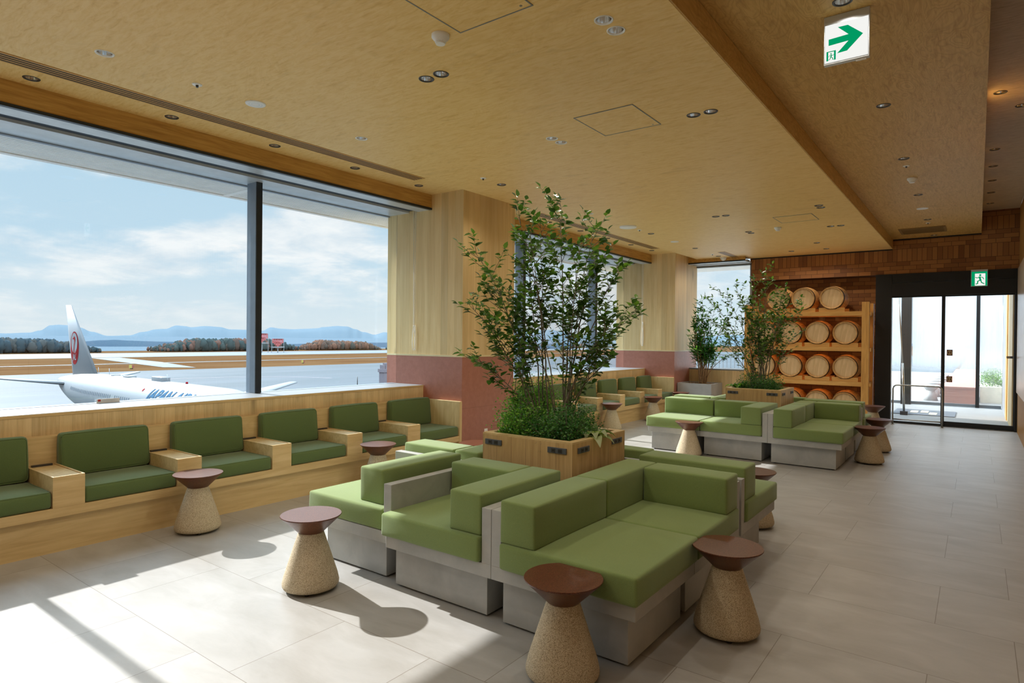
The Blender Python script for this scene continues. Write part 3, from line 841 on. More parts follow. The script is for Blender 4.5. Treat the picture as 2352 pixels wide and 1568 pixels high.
def make_barrel():
    r = empty('wooden_barrel', (0, 0, 0), cat='barrel', group='wooden barrels on the rack')
    L, rh, rb = 0.66, 0.213, 0.246
    prof = []
    for i in range(13):
        t = -1+2*i/12; prof.append((rh + (rb-rh)*(1-t*t), L/2*t))
    m = MB(); m.lathe(prof, 40, cap0=False, cap1=False)
    # chime: ring thickness and recessed heads
    for s in (-1, 1):
        m.lathe([(rh, s*L/2), (rh-0.022, s*L/2), (rh-0.026, s*(L/2-0.03))], 40, cap0=False, cap1=False)
    m.v = [(x, z, y) for x, y, z in m.v]; m.f = [f[::-1] for f in m.f]
    st = m.build('staves', M['barrel_side'], r)
    for s in (-1, 1):
        m = MB(); m.lathe([(0, 0), (rh-0.024, 0)], 40, cap0=False, cap1=False, sm=False)
        m.v = [(x, s*(L/2-0.028), y) for x, y, z in m.v]
        if s > 0: m.f = [f[::-1] for f in m.f]
        m.build('head', M['barrel_head'], r)
    for t0, t1 in ((-0.99, -0.86), (-0.62, -0.52), (-0.38, -0.28), (0.28, 0.38), (0.52, 0.62), (0.86, 0.99)):
        m = MB(); rr = lambda t: rh + (rb-rh)*(1-t*t)+0.003
        m.lathe([(rr(t0), L/2*t0), (rr(t1), L/2*t1)], 40, cap0=False, cap1=False)
        m.v = [(x, z, y) for x, y, z in m.v]; m.f = [f[::-1] for f in m.f]
        m.build('hoop', M['hoop'], r)
        return r
b0 = make_barrel(); used = False
def make_chock():
    r = empty('barrel_cradle', (0, 0, 0), cat='cradle', group='timber cradles under the barrels')
    for yy in (0.03, 0.55):
        m = MB(); m.prism([(-0.225, 0), (0.225, 0), (0.225, 0.078), (0.115, 0.078), (0.075, 0.052), (-0.075, 0.052), (-0.115, 0.078), (-0.225, 0.078)], yy, yy+0.07, 'y')
        m.build('cradle_block', M['rack'], r)
    return r
k0 = make_chock(); ku = False
ROWS = [('bottom shelf', 0, [-3.55, -3.04, -2.54, -2.05]), ('third shelf from the top', 1, [-3.55, -3.035, -2.535, -2.045]),
        ('second shelf from the top', 2, [-3.55, -3.045, -2.545, -2.05]), ('top shelf', 3, [-3.28, -2.81, -2.29])]
for rn, ri, xs in ROWS:
    for j, x in enumerate(xs):
        place = ['leftmost', 'second from the left', 'third from the left', 'rightmost'][j if len(xs) == 4 else (j if j < 2 else 3)]
        b = b0 if not used else copy_tree(b0); used = True
        b.location = (x*13.50/13.55, YF+0.36, BZ[ri]+0.024+0.246)
        b.rotation_euler = (0, [0.03, -0.05, 0.02, 0.07][j] + ri*0.03, 0)
        b['label'] = 'oak barrel on the rack, %s, %s' % (rn, place)
        c = k0 if not ku else copy_tree(k0); ku = True
        c.location = (x*13.50/13.55, YF+0.02, BZ[ri]+0.0005)
        c['label'] = 'notched timber cradle blocks under a barrel, %s, %s' % (rn, place)

# ------------------------------------------------------------------ barrier hoop before the door
g = empty('door_guard_rail', (-0.89, 13.82, 0), label='bent steel guard rail standing in front of the left glass door', cat='rail')
og = (-0.89, 13.82, 0); xa, xb, zt, rr = -1.27, -0.50, 0.745, 0.07
pts = [(xa, 13.82, 0.0), (xa, 13.82, zt-rr)]
pts += [(xa+rr-rr*math.cos(math.radians(a)), 13.82, zt-rr+rr*math.sin(math.radians(a))) for a in (30, 60, 90)]
pts += [(xb-rr+rr*math.sin(math.radians(a)), 13.82, zt-rr+rr*math.cos(math.radians(a))) for a in (0, 30, 60, 90)]
pts += [(xb, 13.82, 0.0)]
MB().tube(pts, 0.013, 10).build('bent_tube', M['steel'], g, og)
MB().tube([(xa, 13.82, 0.10), (xb, 13.82, 0.10)], 0.011, 8).build('lower_bar', M['steel'], g, og)
for x in (xa, xb): MB().lathe([(0.03, 0), (0.03, 0.008)], 14, x, 13.82, 0).build('floor_flange', M['steel'], g, og)

# wall socket on column
s = empty('wall_socket', (XC, 6.42, 0.30), label='small cream wall socket low on the terracotta column face', cat='socket')
MB().box(XC, XC+0.008, 6.39, 6.455, 0.245, 0.36).build('plate', M['white'], s, (XC, 6.42, 0.30), bevel=0.002)
MB().box(XC+0.008, XC+0.0095, 6.41, 6.435, 0.275, 0.33).build('insert', M['cream'], s, (XC, 6.42, 0.30))

# blind cords
def cord(x, y, zt, zb, zl, label):
    c = empty('blind_cord', (x, y, zt), label=label, cat='cord', group='looped white blind cords')
    og = (x, y, zt)
    MB().tube([(x-0.012, y, zt), (x-0.010, y, zl), (x-0.006, y, zl-0.02)], 0.0035, 5).build('cord_strand', M['white'], c, og)
    MB().tube([(x+0.020, y, zt), (x+0.010, y, zl), (x+0.002, y, zl-0.02)], 0.0035, 5).build('cord_strand', M['white'], c, og)
    for w, a in ((0.030, 0.0), (0.018, 0.02)):
        pts = []
        for k in range(24):
            t = 2*PI*k/24; zz = math.cos(t)
            ww = w*(0.35 + 0.65*(1-zz)/2)
            pts.append((x + a*0.5 + ww*math.sin(t), y-0.006+a, (zl+zb)/2 + (zl-zb)/2*zz))
        MB().tube(pts, 0.004, 5, closed=True).build('cord_loop', M['white'], c, og)
cord(-6.04, 5.905, 3.24, 1.385, 1.72, 'white looped blind cord hanging before the near oak column')
cord(-5.95, 12.80, 3.24, 1.42, 1.95, 'white looped blind cord hanging before the far oak column')
# ------------------------------------------------------------------ ceiling fixtures
LIGHTS = []
def make_downlight(rimmat):
    r = empty('downlight', (0, 0, 0), cat='downlight')
    m = MB(); m.lathe([(0.043, 0.004), (0.047, -0.003), (0.053, -0.004), (0.055, 0.0)], 28, cap0=False, cap1=False)
    m.f = [f[::-1] for f in m.f]
    m.build('rim', rimmat, r)
    m = MB(); m.lathe([(0.044, 0.002), (0.036, 0.045), (0.022, 0.095)], 24, cap0=False, cap1=False, sm=False)
    m.build('reflector', M['chrome'], r)
    m = MB(); m.lathe([(0.0, 0.095), (0.023, 0.095)], 20, cap0=False, cap1=False); 
    m.build('lens', M['lamp'], r)
    return r
dl = make_downlight(M['rim']); dlw = make_downlight(M['white'])
first = {'d': True, 'w': True}
def put_dl(x, y, z, label, group, white=False, power=1.0):
    k = 'w' if white else 'd'; src = dlw if white else dl
    o = src if first[k] else copy_tree(src); first[k] = False
    o.location = (x, y, z); o.rotation_euler.z = x*3+y; o['label'] = label; o['group'] = group
    LIGHTS.append((x, y, z, power))
for i, (x, y) in enumerate([p for p in DL_SINGLE[:6]]):
    put_dl(x, y, 3.35, 'single downlight in the window-side row of the main ceiling, %s from the camera' % ORD[i], 'downlights in the main ceiling', white=i in (0, 1, 3))
for i, (x, y) in enumerate(DL_SINGLE[6:]):
    put_dl(x, y, 3.35, 'single downlight near the barrel wall, %s' % ['third from the left, nearer the camera', 'second from the left', 'rightmost, close to the brick', 'leftmost, by the end window'][i], 'downlights in the main ceiling')
PN = ['between the smoke detector and the window bay', 'near the top edge, beside the ceiling step', 'right of the middle access panel', 'left of the middle access panel',
      'beside the ceiling step in the far half', 'left of the far access panel', 'in the far left, deepest pair on that side', 'right of the far smoke detector']
for i, (x, y) in enumerate(DL_PAIR):
    put_dl(x, y, 3.35, '%s downlight of the pair %s' % ('left' if i % 2 == 0 else 'right', PN[i//2]) if i not in (3, 7, 9, 13) and i not in (2, 6, 8, 12) else
           '%s downlight of the pair %s' % ('upper left' if i % 2 == 0 else 'lower right', PN[i//2]), 'paired downlights in the main ceiling', white=i in (2, 3, 6, 7))
for i, (x, y) in enumerate(DL_ROW):
    put_dl(x, y, 3.43, 'small downlight above the windows by the slot diffuser, %s in the %s bay' % (ORD[i % 5], 'near' if i < 5 else 'far'), 'downlights above the windows', power=0.0)
for i, (x, y) in enumerate(DL_MID):
    if i < 2: put_dl(x, y, 3.53, 'corridor ceiling downlight behind the camera, %s one' % ORD[i], 'downlights in the corridor ceiling')
    else: put_dl(x, y, 3.53, 'downlight in the corridor ceiling strip, %s along from the arrow sign' % ORD[i-2], 'downlights in the corridor ceiling', power=0.0 if i == 7 else 1.0)
for i, (x, y) in enumerate(DL_EAST):
    if i == 0: continue
    put_dl(x, y, 3.925, 'small downlight in the high strip by the right wall, %s from the camera' % ORD[i-1], 'downlights along the right wall', power=0.15)
for i, (x, y) in enumerate(DL_BACK):
    put_dl(x, y, 3.35, 'ceiling downlight behind the camera, %s of that group' % ORD[i], 'downlights behind the camera')
z0 = DL_EAST[0]; put_dl(z0[0], z0[1], 3.925, 'small downlight in the high strip by the right wall, out of view', 'downlights along the right wall')

def disc(name, label, cat, x, y, z, r, prof, extra=None, group=None, mat=None):
    o = empty(name, (x, y, z), label=label, cat=cat, group=group)
    m = MB(); m.lathe(prof, 32, cap0=False, cap1=True); m.f = [f[::-1] for f in m.f]
    m.build('body', mat or M['white'], o)
    if extra: extra(o)
    return o
def spr_extra(o):
    MB().lathe([(0.008, -0.022), (0.010, -0.006)], 12).build('nozzle', M['rim'], o)
SPR = [(-4.498, 2.234, 3.35, 'nearest, left of the round speaker'), (-4.464, 5.42, 3.35, 'before the near oak column'), (-4.447, 9.429, 3.35, 'next to the large white disc'),
       (-4.439, 12.914, 3.35, 'near the end window'), (-0.659, 8.254, 3.53, 'in the corridor ceiling before its smoke detector'), (-0.673, 12.376, 3.53, 'in the corridor ceiling before the air grille')]
for x, y, z, w in SPR:
    disc('sprinkler', 'small white ceiling sprinkler, %s' % w, 'sprinkler', x, y, z, 0.03, [(0.034, 0), (0.032, -0.004), (0.010, -0.006)], spr_extra, 'ceiling sprinklers')
def spk_extra(o):
    for q in (0.025, 0.045): MB().lathe([(q, -0.0072), (q+0.003, -0.008), (q+0.006, -0.0072)], 28, cap0=False, cap1=False).build('ring', M['head_grey'], o)
for x, y, z, w in ((-4.494, 2.683, 3.35, 'in the near left of the main ceiling'), (-4.44, 10.891, 3.35, 'far along the window side'), (-0.668, 11.0, 3.53, 'in the corridor ceiling')):
    disc('ceiling_speaker', 'round flat white ceiling speaker, %s' % w, 'speaker', x, y, z, 0.07, [(0.075, 0), (0.073, -0.006), (0.06, -0.0075), (0.01, -0.0075)], spk_extra, 'round ceiling speakers')
disc('ceiling_antenna', 'large flat white disc on the ceiling above the tall shrub', 'antenna', -4.461, 9.039, 3.35, 0.13, [(0.135, 0), (0.13, -0.02), (0.11, -0.024)])
def smoke_extra(o):
    MB().lathe([(0.030, -0.040), (0.028, -0.056)], 24).build('sensor_cap', M['white'], o)
    for k in range(10):
        a = 2*PI*k/10; c, s = math.cos(a), math.sin(a)
        m = MB(); m.add([(0.0335*c-0.007*s, 0.0335*s+0.007*c, -0.036), (0.0335*c+0.007*s, 0.0335*s-0.007*c, -0.036), (0.0315*c+0.007*s, 0.0315*s-0.007*c, -0.047), (0.0315*c-0.007*s, 0.0315*s+0.007*c, -0.047)], [(0, 1, 2, 3)])
        m.build('vent_opening', M['dark'], o)
for x, y, z, w in ((-2.574, 2.715, 3.35, 'beside the near access panel'), (-2.545, 10.412, 3.35, 'far in the main ceiling'), (-0.65, 8.906, 3.53, 'in the corridor ceiling')):
    disc('smoke_detector', 'white smoke detector hanging from the ceiling, %s' % w, 'detector', x, y, z, 0.05, [(0.053, 0), (0.053, -0.018), (0.049, -0.020), (0.047, -0.026), (0.036, -0.034), (0.032, -0.047)], smoke_extra, 'smoke detectors')
disc('dome_camera', 'white dome camera on the ceiling near the end window', 'camera', -4.418, 13.55, 3.35, 0.07, [(0.075, 0), (0.072, -0.012), (0.062, -0.016), (0.056, -0.038), (0.04, -0.058), (0.015, -0.068)])

def access_panel(x0, x1, y0, y1, label):
    o = empty('access_panel', ((x0+x1)/2, (y0+y1)/2, 3.35), label=label, cat='hatch', group='ceiling access panels')
    og = ((x0+x1)/2, (y0+y1)/2, 3.35)
    MB().box(x0, x1, y0, y1, 3.348, 3.3505).build('hatch_leaf', M['ceil'], o, og)
    m = MB(); w = 0.007
    m.box(x0-w, x1+w, y0-w, y0, 3.346, 3.3505); m.box(x0-w, x1+w, y1, y1+w, 3.346, 3.3505); m.box(x0-w, x0, y0, y1, 3.346, 3.3505); m.box(x1, x1+w, y0, y1, 3.346, 3.3505)
    m.build('hatch_frame', M['sill'], o, og)
    MB().lathe([(0.008, -0.0035), (0.009, -0.001)], 12, x1-0.05-og[0], (y1-0.03)-og[1], 0).build('latch', M['steel'], o)
access_panel(-2.454, -1.945, 2.24, 2.758, 'square ceiling access panel cut off by the top edge of the photo')
access_panel(-2.645, -2.136, 4.372, 4.90, 'square ceiling access panel in the middle of the main ceiling')
access_panel(-2.397, -1.89, 9.54, 10.05, 'square ceiling access panel far down the main ceiling')

def slot_diffuser(x0, x1, y0, y1, z, n, label, along='y'):
    o = empty('slot_diffuser', ((x0+x1)/2, (y0+y1)/2, z), label=label, cat='air vent', group='slot air diffusers')
    og = ((x0+x1)/2, (y0+y1)/2, z)
    MB().box(x0, x1, y0, y1, z-0.005, z-0.0002).build('diffuser_plate', M['fascia'], o, og)
    w = (x1-x0)/(n+0.6)
    for k in range(n):
        a = x0 + w*(k+0.5)
        MB().box(a, a+w*0.42, y0+0.02, y1-0.02, z-0.0056, z-0.0048).build('slot', M['dark'], o, og)
slot_diffuser(-5.40, -5.225, -0.9, 5.27, 3.43, 4, 'long slot diffuser above the near window bay')
slot_diffuser(-5.40, -5.225, 7.735, 12.03, 3.43, 4, 'long slot diffuser above the far window bay')
slot_diffuser(-4.25, -4.10, 12.65, 13.82, 3.35, 4, 'short slot diffuser in the ceiling by the end window')
o = empty('air_grille', (-0.79, 13.09, 3.53), label='rectangular bronze air grille in the corridor ceiling before the brick wall', cat='air vent')
og = (-0.79, 13.09, 3.53)
M['bronze'] = plain('bronze_grille', srgb(150,118,70), 0.45, 0.2)
m = MB(); x0, x1, y0, y1, w = -1.13, -0.45, 12.79, 13.42, 0.035
m.box(x0, x1, y0, y0+w, 3.518, 3.5305); m.box(x0, x1, y1-w, y1, 3.518, 3.5305); m.box(x0, x0+w, y0+w, y1-w, 3.518, 3.5305); m.box(x1-w, x1, y0+w, y1-w, 3.518, 3.5305)
m.build('grille_frame', M['bronze'], o, og)
m = MB(); y = y0+w+0.006
while y < y1-w-0.01: m.box(x0+w, x1-w, y, y+0.009, 3.52, 3.528); y += 0.02
m.build('louvre_blades', M['bronze'], o, og)
MB().box(x0+w, x1-w, y0+w, y1-w, 3.529, 3.5305).build('grille_back', M['rim'], o, og)

# ------------------------------------------------------------------ signs
def seg(m, pts, w, y, ox, oz, sx, sz, mirror=False):
    """thick polyline in the sign plane, one closed strip per segment with round joints"""
    for (a, b), (c, d) in zip(pts, pts[1:]):
        P0 = Vector((ox + a*sx, 0, oz + b*sz)); P1 = Vector((ox + c*sx, 0, oz + d*sz))
        t = (P1-P0).normalized(); n = Vector((-t.z, 0, t.x))*w/2
        m.add([(p.x, y, p.z) for p in (P0+n, P0-n, P1-n, P1+n)], [(0, 1, 2, 3)])
    for (a, b) in pts:
        k = [(ox + a*sx + w/2*math.cos(2*PI*i/10), y, oz + b*sz + w/2*math.sin(2*PI*i/10)) for i in range(10)]
        m.add(k, [tuple(range(10))])
def disc_face(m, cx, cz, r, y):
    m.add([(cx + r*math.cos(2*PI*i/16), y, cz + r*math.sin(2*PI*i/16)) for i in range(16)], [tuple(range(16))])
def running_man(m, ox, oz, s, y):
    q = lambda l, w: seg(m, l, w*s, y, ox, oz, s, s)
    disc_face(m, ox+0.46*s, oz+0.82*s, 0.075*s, y)
    q([(0.50, 0.66), (0.44, 0.42)], 0.13)
    q([(0.52, 0.68), (0.66, 0.60), (0.76, 0.66)], 0.055)
    q([(0.46, 0.68), (0.30, 0.64), (0.24, 0.50)], 0.055)
    q([(0.46, 0.42), (0.62, 0.34), (0.62, 0.16), (0.72, 0.13)], 0.075)
    q([(0.42, 0.42), (0.38, 0.24), (0.22, 0.14)], 0.075)
# hanging arrow sign
o = empty('arrow_exit_sign', (-0.65, 4.2, 3.53), label='lit white sign with a big green arrow pointing right, hung from the corridor ceiling', cat='sign')
og = (-0.65, 4.2, 3.53)
MB().box(-0.772, -0.528, 4.20, 4.235, 3.236, 3.53).build('housing', M['head_grey'], o, og, bevel=0.003)
MB().box(-0.766, -0.534, 4.1975, 4.20, 3.247, 3.475).build('light_panel', M['lit_white'], o, og)
SX = lambda u: -0.772 + 0.244*u
SZ = lambda v: 3.528 - 0.290*v
m = MB(); pts = [(.11,.484), (.11,.615), (.55,.60), (.302,.81), (.523,.80), (.865,.523), (.533,.273), (.312,.27), (.55,.468)]
P = [(SX(u), 4.1965, SZ(v)) for u, v in pts]
m.add(P, [(0,1,2,8)]); m.add(P, [(2,3,4,5)]); m.add(P, [(5,6,7,8)]); m.add(P, [(2,5,8)])
m.build('arrow', M['lit_green'], o, og)
m = MB(); a0, a1, b0_, b1 = SX(.064), SX(.274), SZ(.93), SZ(.735)
m.add([(a0, 4.1966, b0_), (a0+0.010, 4.1966, b0_), (a0+0.010, 4.1966, b1), (a0, 4.1966, b1)], [(0,1,2,3)])
m.add([(a1-0.010, 4.1966, b0_), (a1, 4.1966, b0_), (a1, 4.1966, b1), (a1-0.010, 4.1966, b1)], [(0,1,2,3)])
m.add([(a0, 4.1966, b1-0.005), (a1, 4.1966, b1-0.005), (a1, 4.1966, b1), (a0, 4.1966, b1)], [(0,1,2,3)])
running_man(m, a0+0.001, b0_-0.002, 0.052, 4.1965)
m.build('running_figure', M['lit_green'], o, og)
MB().box(-0.60, -0.545, 4.205, 4.225, 3.228, 3.236).build('test_switch', M['white'], o, og)
# exit sign over the door
o = empty('exit_sign', (0.02, 14.0, 2.71), label='green running figure exit sign fixed over the glass door', cat='sign')
og = (0.02, 14.0, 2.71)
MB().box(-0.102, 0.140, 13.985, 14.02, 2.572, 2.872).build('housing', M['head_grey'], o, og, bevel=0.002)
MB().box(-0.094, 0.132, 13.983, 13.985, 2.58, 2.835).build('green_panel', M['lit_green'], o, og)
m = MB()
m.add([(x, 13.982, z) for x, z in ((-0.045, 2.585), (0.105, 2.585), (0.105, 2.80), (-0.045, 2.80))], [(0,1,2,3)])
m.build('doorway_shape', M['lit_white'], o, og)
m = MB(); running_man(m, -0.075, 2.585, 0.225, 13.981); m.v = [(0.03*2-x+0.0, y, z) for x, y, z in m.v]; m.f = [f[::-1] for f in m.f]; m.build('running_figure', M['lit_green'], o, og)

# sticker on the window sill
o = empty('sill_label', (-6.40, 2.38, 0.95), label='small white notice label with red mark at the foot of the near window glass', cat='label')
og = (-6.40, 2.38, 0.95)
MB().box(-6.400, -6.396, 2.285, 2.475, 0.931, 0.968).build('label_sheet', M['white'], o, og)
MB().box(-6.3955, -6.394, 2.295, 2.318, 0.946, 0.964).build('red_mark', plain('label_red', srgb(190,60,50), 0.5), o, og)
m = MB()
for k in range(3): m.box(-6.3955, -6.394, 2.335, 2.455-0.02*k, 0.960-0.009*k, 0.962-0.009*k)
m.build('print_lines', M['head_grey'], o, og)

# ------------------------------------------------------------------ plants
def leaf_quad(m, p, d, n, L, W, bend=0.25):
    """a folded, curved leaf at p along d with normal n"""
    d = d.normalized(); s = d.cross(n)
    if s.length < 1e-3: s = d.cross(Vector((0.3, 0.8, 0.5)))
    s.normalize(); n = s.cross(d).normalized()
    b = len(m.v)
    c0 = p; c1 = p + d*L*0.30 + n*L*0.03; c2 = p + d*L*0.66 - n*L*0.02*bend*4; c3 = p + d*L - n*L*bend*0.35
    pts = [c0, c1 + s*W*0.5 + n*W*0.16, c1, c1 - s*W*0.5 + n*W*0.16, c2 + s*W*0.40 + n*W*0.10, c2, c2 - s*W*0.40 + n*W*0.10, c3]
    m.v += [tuple(q) for q in pts]
    for f in ((0, 1, 2), (0, 2, 3), (1, 4, 5, 2), (2, 5, 6, 3), (4, 7, 5), (5, 7, 6)):
        m.face([b+i for i in f], 0, True)

def bez(p0, p1, p2, t):
    return p0*(1-t)**2 + p1*2*t*(1-t) + p2*t**2

RX = Vector((0.802, 0.598, 0)); FW = Vector((-0.598, 0.802, 0))
def shrub(name, label, cat, base, base_r, tips, rnd, seed, L, W, bark, lf, ntw=7, nlf=6, r0=0.011, twl=0.22, group=None, leaf_from=0.35, first=0.42):
    random.seed(seed)
    B = Vector(base)
    root = empty(name, base, label=label, cat=cat, group=group)
    st = MB(); lv = MB()
    T = [(dx, dd, z) for dx, dd, z in tips]
    for _ in range(rnd[0]):
        a = random.uniform(0, 2*PI); q = math.sqrt(random.random())
        zc, zr, hr = rnd[1], rnd[2], rnd[3]
        ph = random.uniform(-1, 1)
        w = math.sqrt(max(0.0, 1-ph*ph))
        T.append((hr*w*math.cos(a)*(0.35+0.65*q), hr*w*math.sin(a)*(0.35+0.65*q), zc + zr*ph))
    for i, (dx, dd, z) in enumerate(T):
        a = random.uniform(0, 2*PI); rr = base_r*math.sqrt(random.random())
        tip = Vector((RX.x*dx + FW.x*dd, RX.y*dx + FW.y*dd, z-B.z))
        p0 = Vector((rr*math.cos(a)*0.6 + tip.x*0.10, rr*math.sin(a)*0.6 + tip.y*0.10, -0.05))
        mid = Vector((p0.x + tip.x*0.22 + random.uniform(-.04, .04), p0.y + tip.y*0.22 + random.uniform(-.04, .04), tip.z*0.62))
        n = 14; path = []
        for k in range(n+1):
            t = k/n; q = bez(p0, mid, tip, t)
            q += Vector((mnoise.noise(q*5 + Vector((i, 0, 0))), mnoise.noise(q*5 + Vector((0, i, 3))), 0))*0.022*min(1, t*3)
            path.append(q)
        rb = r0*random.uniform(0.6, 1.15)
        st.tube(path, [rb*(1-0.86*k/n) + 0.0008 for k in range(n+1)], 6)
        def leaves_along(pp, cnt, l0):
            for j in range(cnt):
                t = l0 + (1-l0)*(j+random.random()*0.6)/cnt
                f = min(t, 0.999)*(len(pp)-1); k = int(f); q = pp[k].lerp(pp[k+1], f-k)
                d = (pp[k+1]-pp[k]).normalized()
                ang = random.uniform(0, 2*PI)
                side = Vector((math.cos(ang), math.sin(ang), random.uniform(-0.5, 0.35)))
                ld = (d*0.55 + side*0.85 + Vector((0, 0, -0.12))).normalized()
                nn = Vector((random.uniform(-.5, .5), random.uniform(-.5, .5), 1.0))
                s = random.uniform(0.65, 1.15)
                leaf_quad(lv, q + ld*0.006, ld, nn, L*s, W*s, random.uniform(0.0, 0.5))
            ld = (pp[-1]-pp[-2]).normalized()
            leaf_quad(lv, pp[-1], ld, Vector((0.2, 0.3, 1)), L*0.9, W*0.8)
        for j in range(ntw):
            t = first + (1-first)*(j+random.random()*0.7)/ntw
            f = min(t, 0.98)*n; k = int(f); q = path[k].lerp(path[k+1], f-k)
            d = (path[k+1]-path[k]).normalized()
            a2 = random.uniform(0, 2*PI); out = Vector((math.cos(a2), math.sin(a2), 0))
            td = (d*0.75 + out*0.75).normalized(); tl = twl*random.uniform(0.5, 1.2)*(1.15-0.5*t)
            tp = [q + td*tl*u/4 + Vector((0, 0, 0.03*(u/4)**2)) + Vector((random.uniform(-1, 1), random.uniform(-1, 1), random.uniform(-1, 1)))*0.006*u/4 for u in range(5)]
            st.tube(tp, [0.0028, 0.0024, 0.002, 0.0016, 0.001], 4)
            leaves_along(tp, nlf, leaf_from)
        leaves_along(path[int(n*0.72):], 5, 0.1)
    st.build('stems', bark, root)
    lv.build('foliage', lf, root)
    return root

def bush(name, label, cat, base, blobs, n, L, mat, seed, twig=True, lim=None):
    random.seed(seed)
    root = empty(name, base, label=label, cat=cat)
    m = MB(); tw = MB()
    tot = sum(b[3]*b[3]*b[4] for b in blobs)
    for bx, by, bz, br, bh in blobs:
        cnt = int(n*br*br*bh/tot)
        ntw = max(6, cnt//26)
        for i in range(ntw):
            a = random.uniform(0, 2*PI); e = random.uniform(-0.1, 1.0)
            d = Vector((math.cos(a)*math.sqrt(max(0, 1-e*e)), math.sin(a)*math.sqrt(max(0, 1-e*e)), e))
            k = random.uniform(0.72, 1.12)
            end = Vector((bx + d.x*br*k, by + d.y*br*k, bz + max(0.0, d.z)*bh*k))
            st = Vector((bx + d.x*br*0.2, by + d.y*br*0.2, bz))
            mid = (st+end)/2 + Vector((0, 0, 0.25*bh))
            if twig: tw.tube([bez(st, mid, end, t/4) for t in range(5)], [0.0018, 0.0016, 0.0013, 0.001, 0.0007], 3)
            for j in range(26):
                t = random.uniform(0.25, 1.0)
                q = bez(st, mid, end, t) + Vector((random.gauss(0, 1), random.gauss(0, 1), random.gauss(0, 0.8)))*L*1.1
                if lim and q.z < 0.115:
                    q.x = max(lim[0]-base[0]+0.03, min(lim[1]-base[0]-0.03, q.x)); q.y = max(lim[2]-base[1]+0.03, min(lim[3]-base[1]-0.03, q.y))
                    if q.z < 0.0: q.z = abs(q.z)*0.5
                a2 = random.uniform(0, 2*PI)
                ld = Vector((math.cos(a2), math.sin(a2), random.uniform(-0.2, 0.9))).normalized()
                s = ld.cross(Vector((random.uniform(-1, 1), random.uniform(-1, 1), 0.5))).normalized()
                l = L*random.uniform(0.6, 1.2)
                b = len(m.v)
                m.v += [tuple(q), tuple(q + ld*l*0.5 + s*l*0.3), tuple(q + ld*l), tuple(q + ld*l*0.5 - s*l*0.3)]
                m.face([b, b+1, b+2, b+3])
    if twig: tw.build('twigs', M['bark'], root)
    m.build('foliage', mat, root)
    return root

# planter 1
c1 = (-2.54, 3.96, 0.775)
shrub('potted_shrub', 'tall many-stemmed leafy shrub growing from the near oak planter', 'shrub', c1, 0.17,
      [(-.66, .1, 1.80), (-.62, -.1, 2.20), (-.60, .0, 1.38), (-.30, .0, 2.50), (.02, .0, 2.60), (.30, .15, 2.44), (.66, .25, 1.80), (.50, .1, 2.10), (.42, -.1, 1.42),
       (-.42, .2, 2.0), (-.2, -.2, 2.3), (.15, -.2, 2.25), (.32, .2, 2.2), (-.5, -.2, 1.65), (.42, -.2, 1.7), (-.12, .2, 2.45)],
      (3, 1.80, 0.45, 0.56), 11, 0.064, 0.044, M['bark'], M['leaf'], ntw=16, nlf=8, r0=0.0078, twl=0.26, first=0.38)
g1 = []
random.seed(2)
bush('groundcover_plant', 'bright feathery fine-leaved plant spilling over the left of the near planter', 'plant', (-2.74, 3.95, 0.77),
     [(0.0, -.16, 0, .22, .40), (-.10, .06, 0, .22, .50), (.15, -.17, 0, .18, .30), (-.04, .2, 0, .2, .50)], 15000, 0.021, M['fern'], 5, lim=(PL1[0]+.05, PL1[1]-.05, PL1[2]+.05, PL1[3]-.05))
bush('groundcover_plant', 'darker fine-leaved plant in the middle and right of the near planter', 'plant', (-2.40, 3.90, 0.77),
     [(-.05, -.15, 0, .19, .32), (.08, -.12, 0, .18, .30), (.0, .08, 0, .2, .36), (.03, .22, 0, .15, .30)], 12000, 0.02, M['fern_dark'], 6, lim=(PL1[0]+.05, PL1[1]-.05, PL1[2]+.05, PL1[3]-.05))
def leaf_clump(name, label, base, n, L, W, spread, mat, seed, up=0.8, dirx=0.0, diry=0.0):
    random.seed(seed)
    root = empty(name, base, label=label, cat='plant')
    m = MB()
    for i in range(n):
        a = 2*PI*i/n + random.uniform(-.3, .3)
        d = Vector((math.cos(a)*spread + dirx, math.sin(a)*spread + diry, up*random.uniform(0.5, 1.2)))
        l = L*random.uniform(0.7, 1.1); p = Vector((0, 0, 0)); d.normalize()
        seg_ = 6; s = d.cross(Vector((0, 0, 1)))
        if s.length < .05: s = Vector((1, 0, 0))
        s.normalize(); b = len(m.v)
        for k in range(seg_+1):
            t = k/seg_
            c = p + d*l*t + Vector((0, 0, -0.55*l*t*t*t))
            w = W*math.sin(PI*min(1, 0.08+t*0.92))**0.8*(1 if k < seg_ else 0.05)
            m.v += [tuple(c + s*w/2 + Vector((0, 0, w*.2))), tuple(c), tuple(c - s*w/2 + Vector((0, 0, w*.2)))]
            if k:
                q = b+3*k
                m.face([q-3, q-2, q+1, q], 0, True); m.face([q-2, q-1, q+2, q+1], 0, True)
    m.build('foliage', mat, root)
    return root
leaf_clump('hosta_plant', 'cream edged broad-leaved hosta at the right rim of the near planter', (-2.25, 3.99, 0.80), 18, 0.27, 0.085, 0.6, M['hosta'], 8, 0.9, 0.18, -0.12)
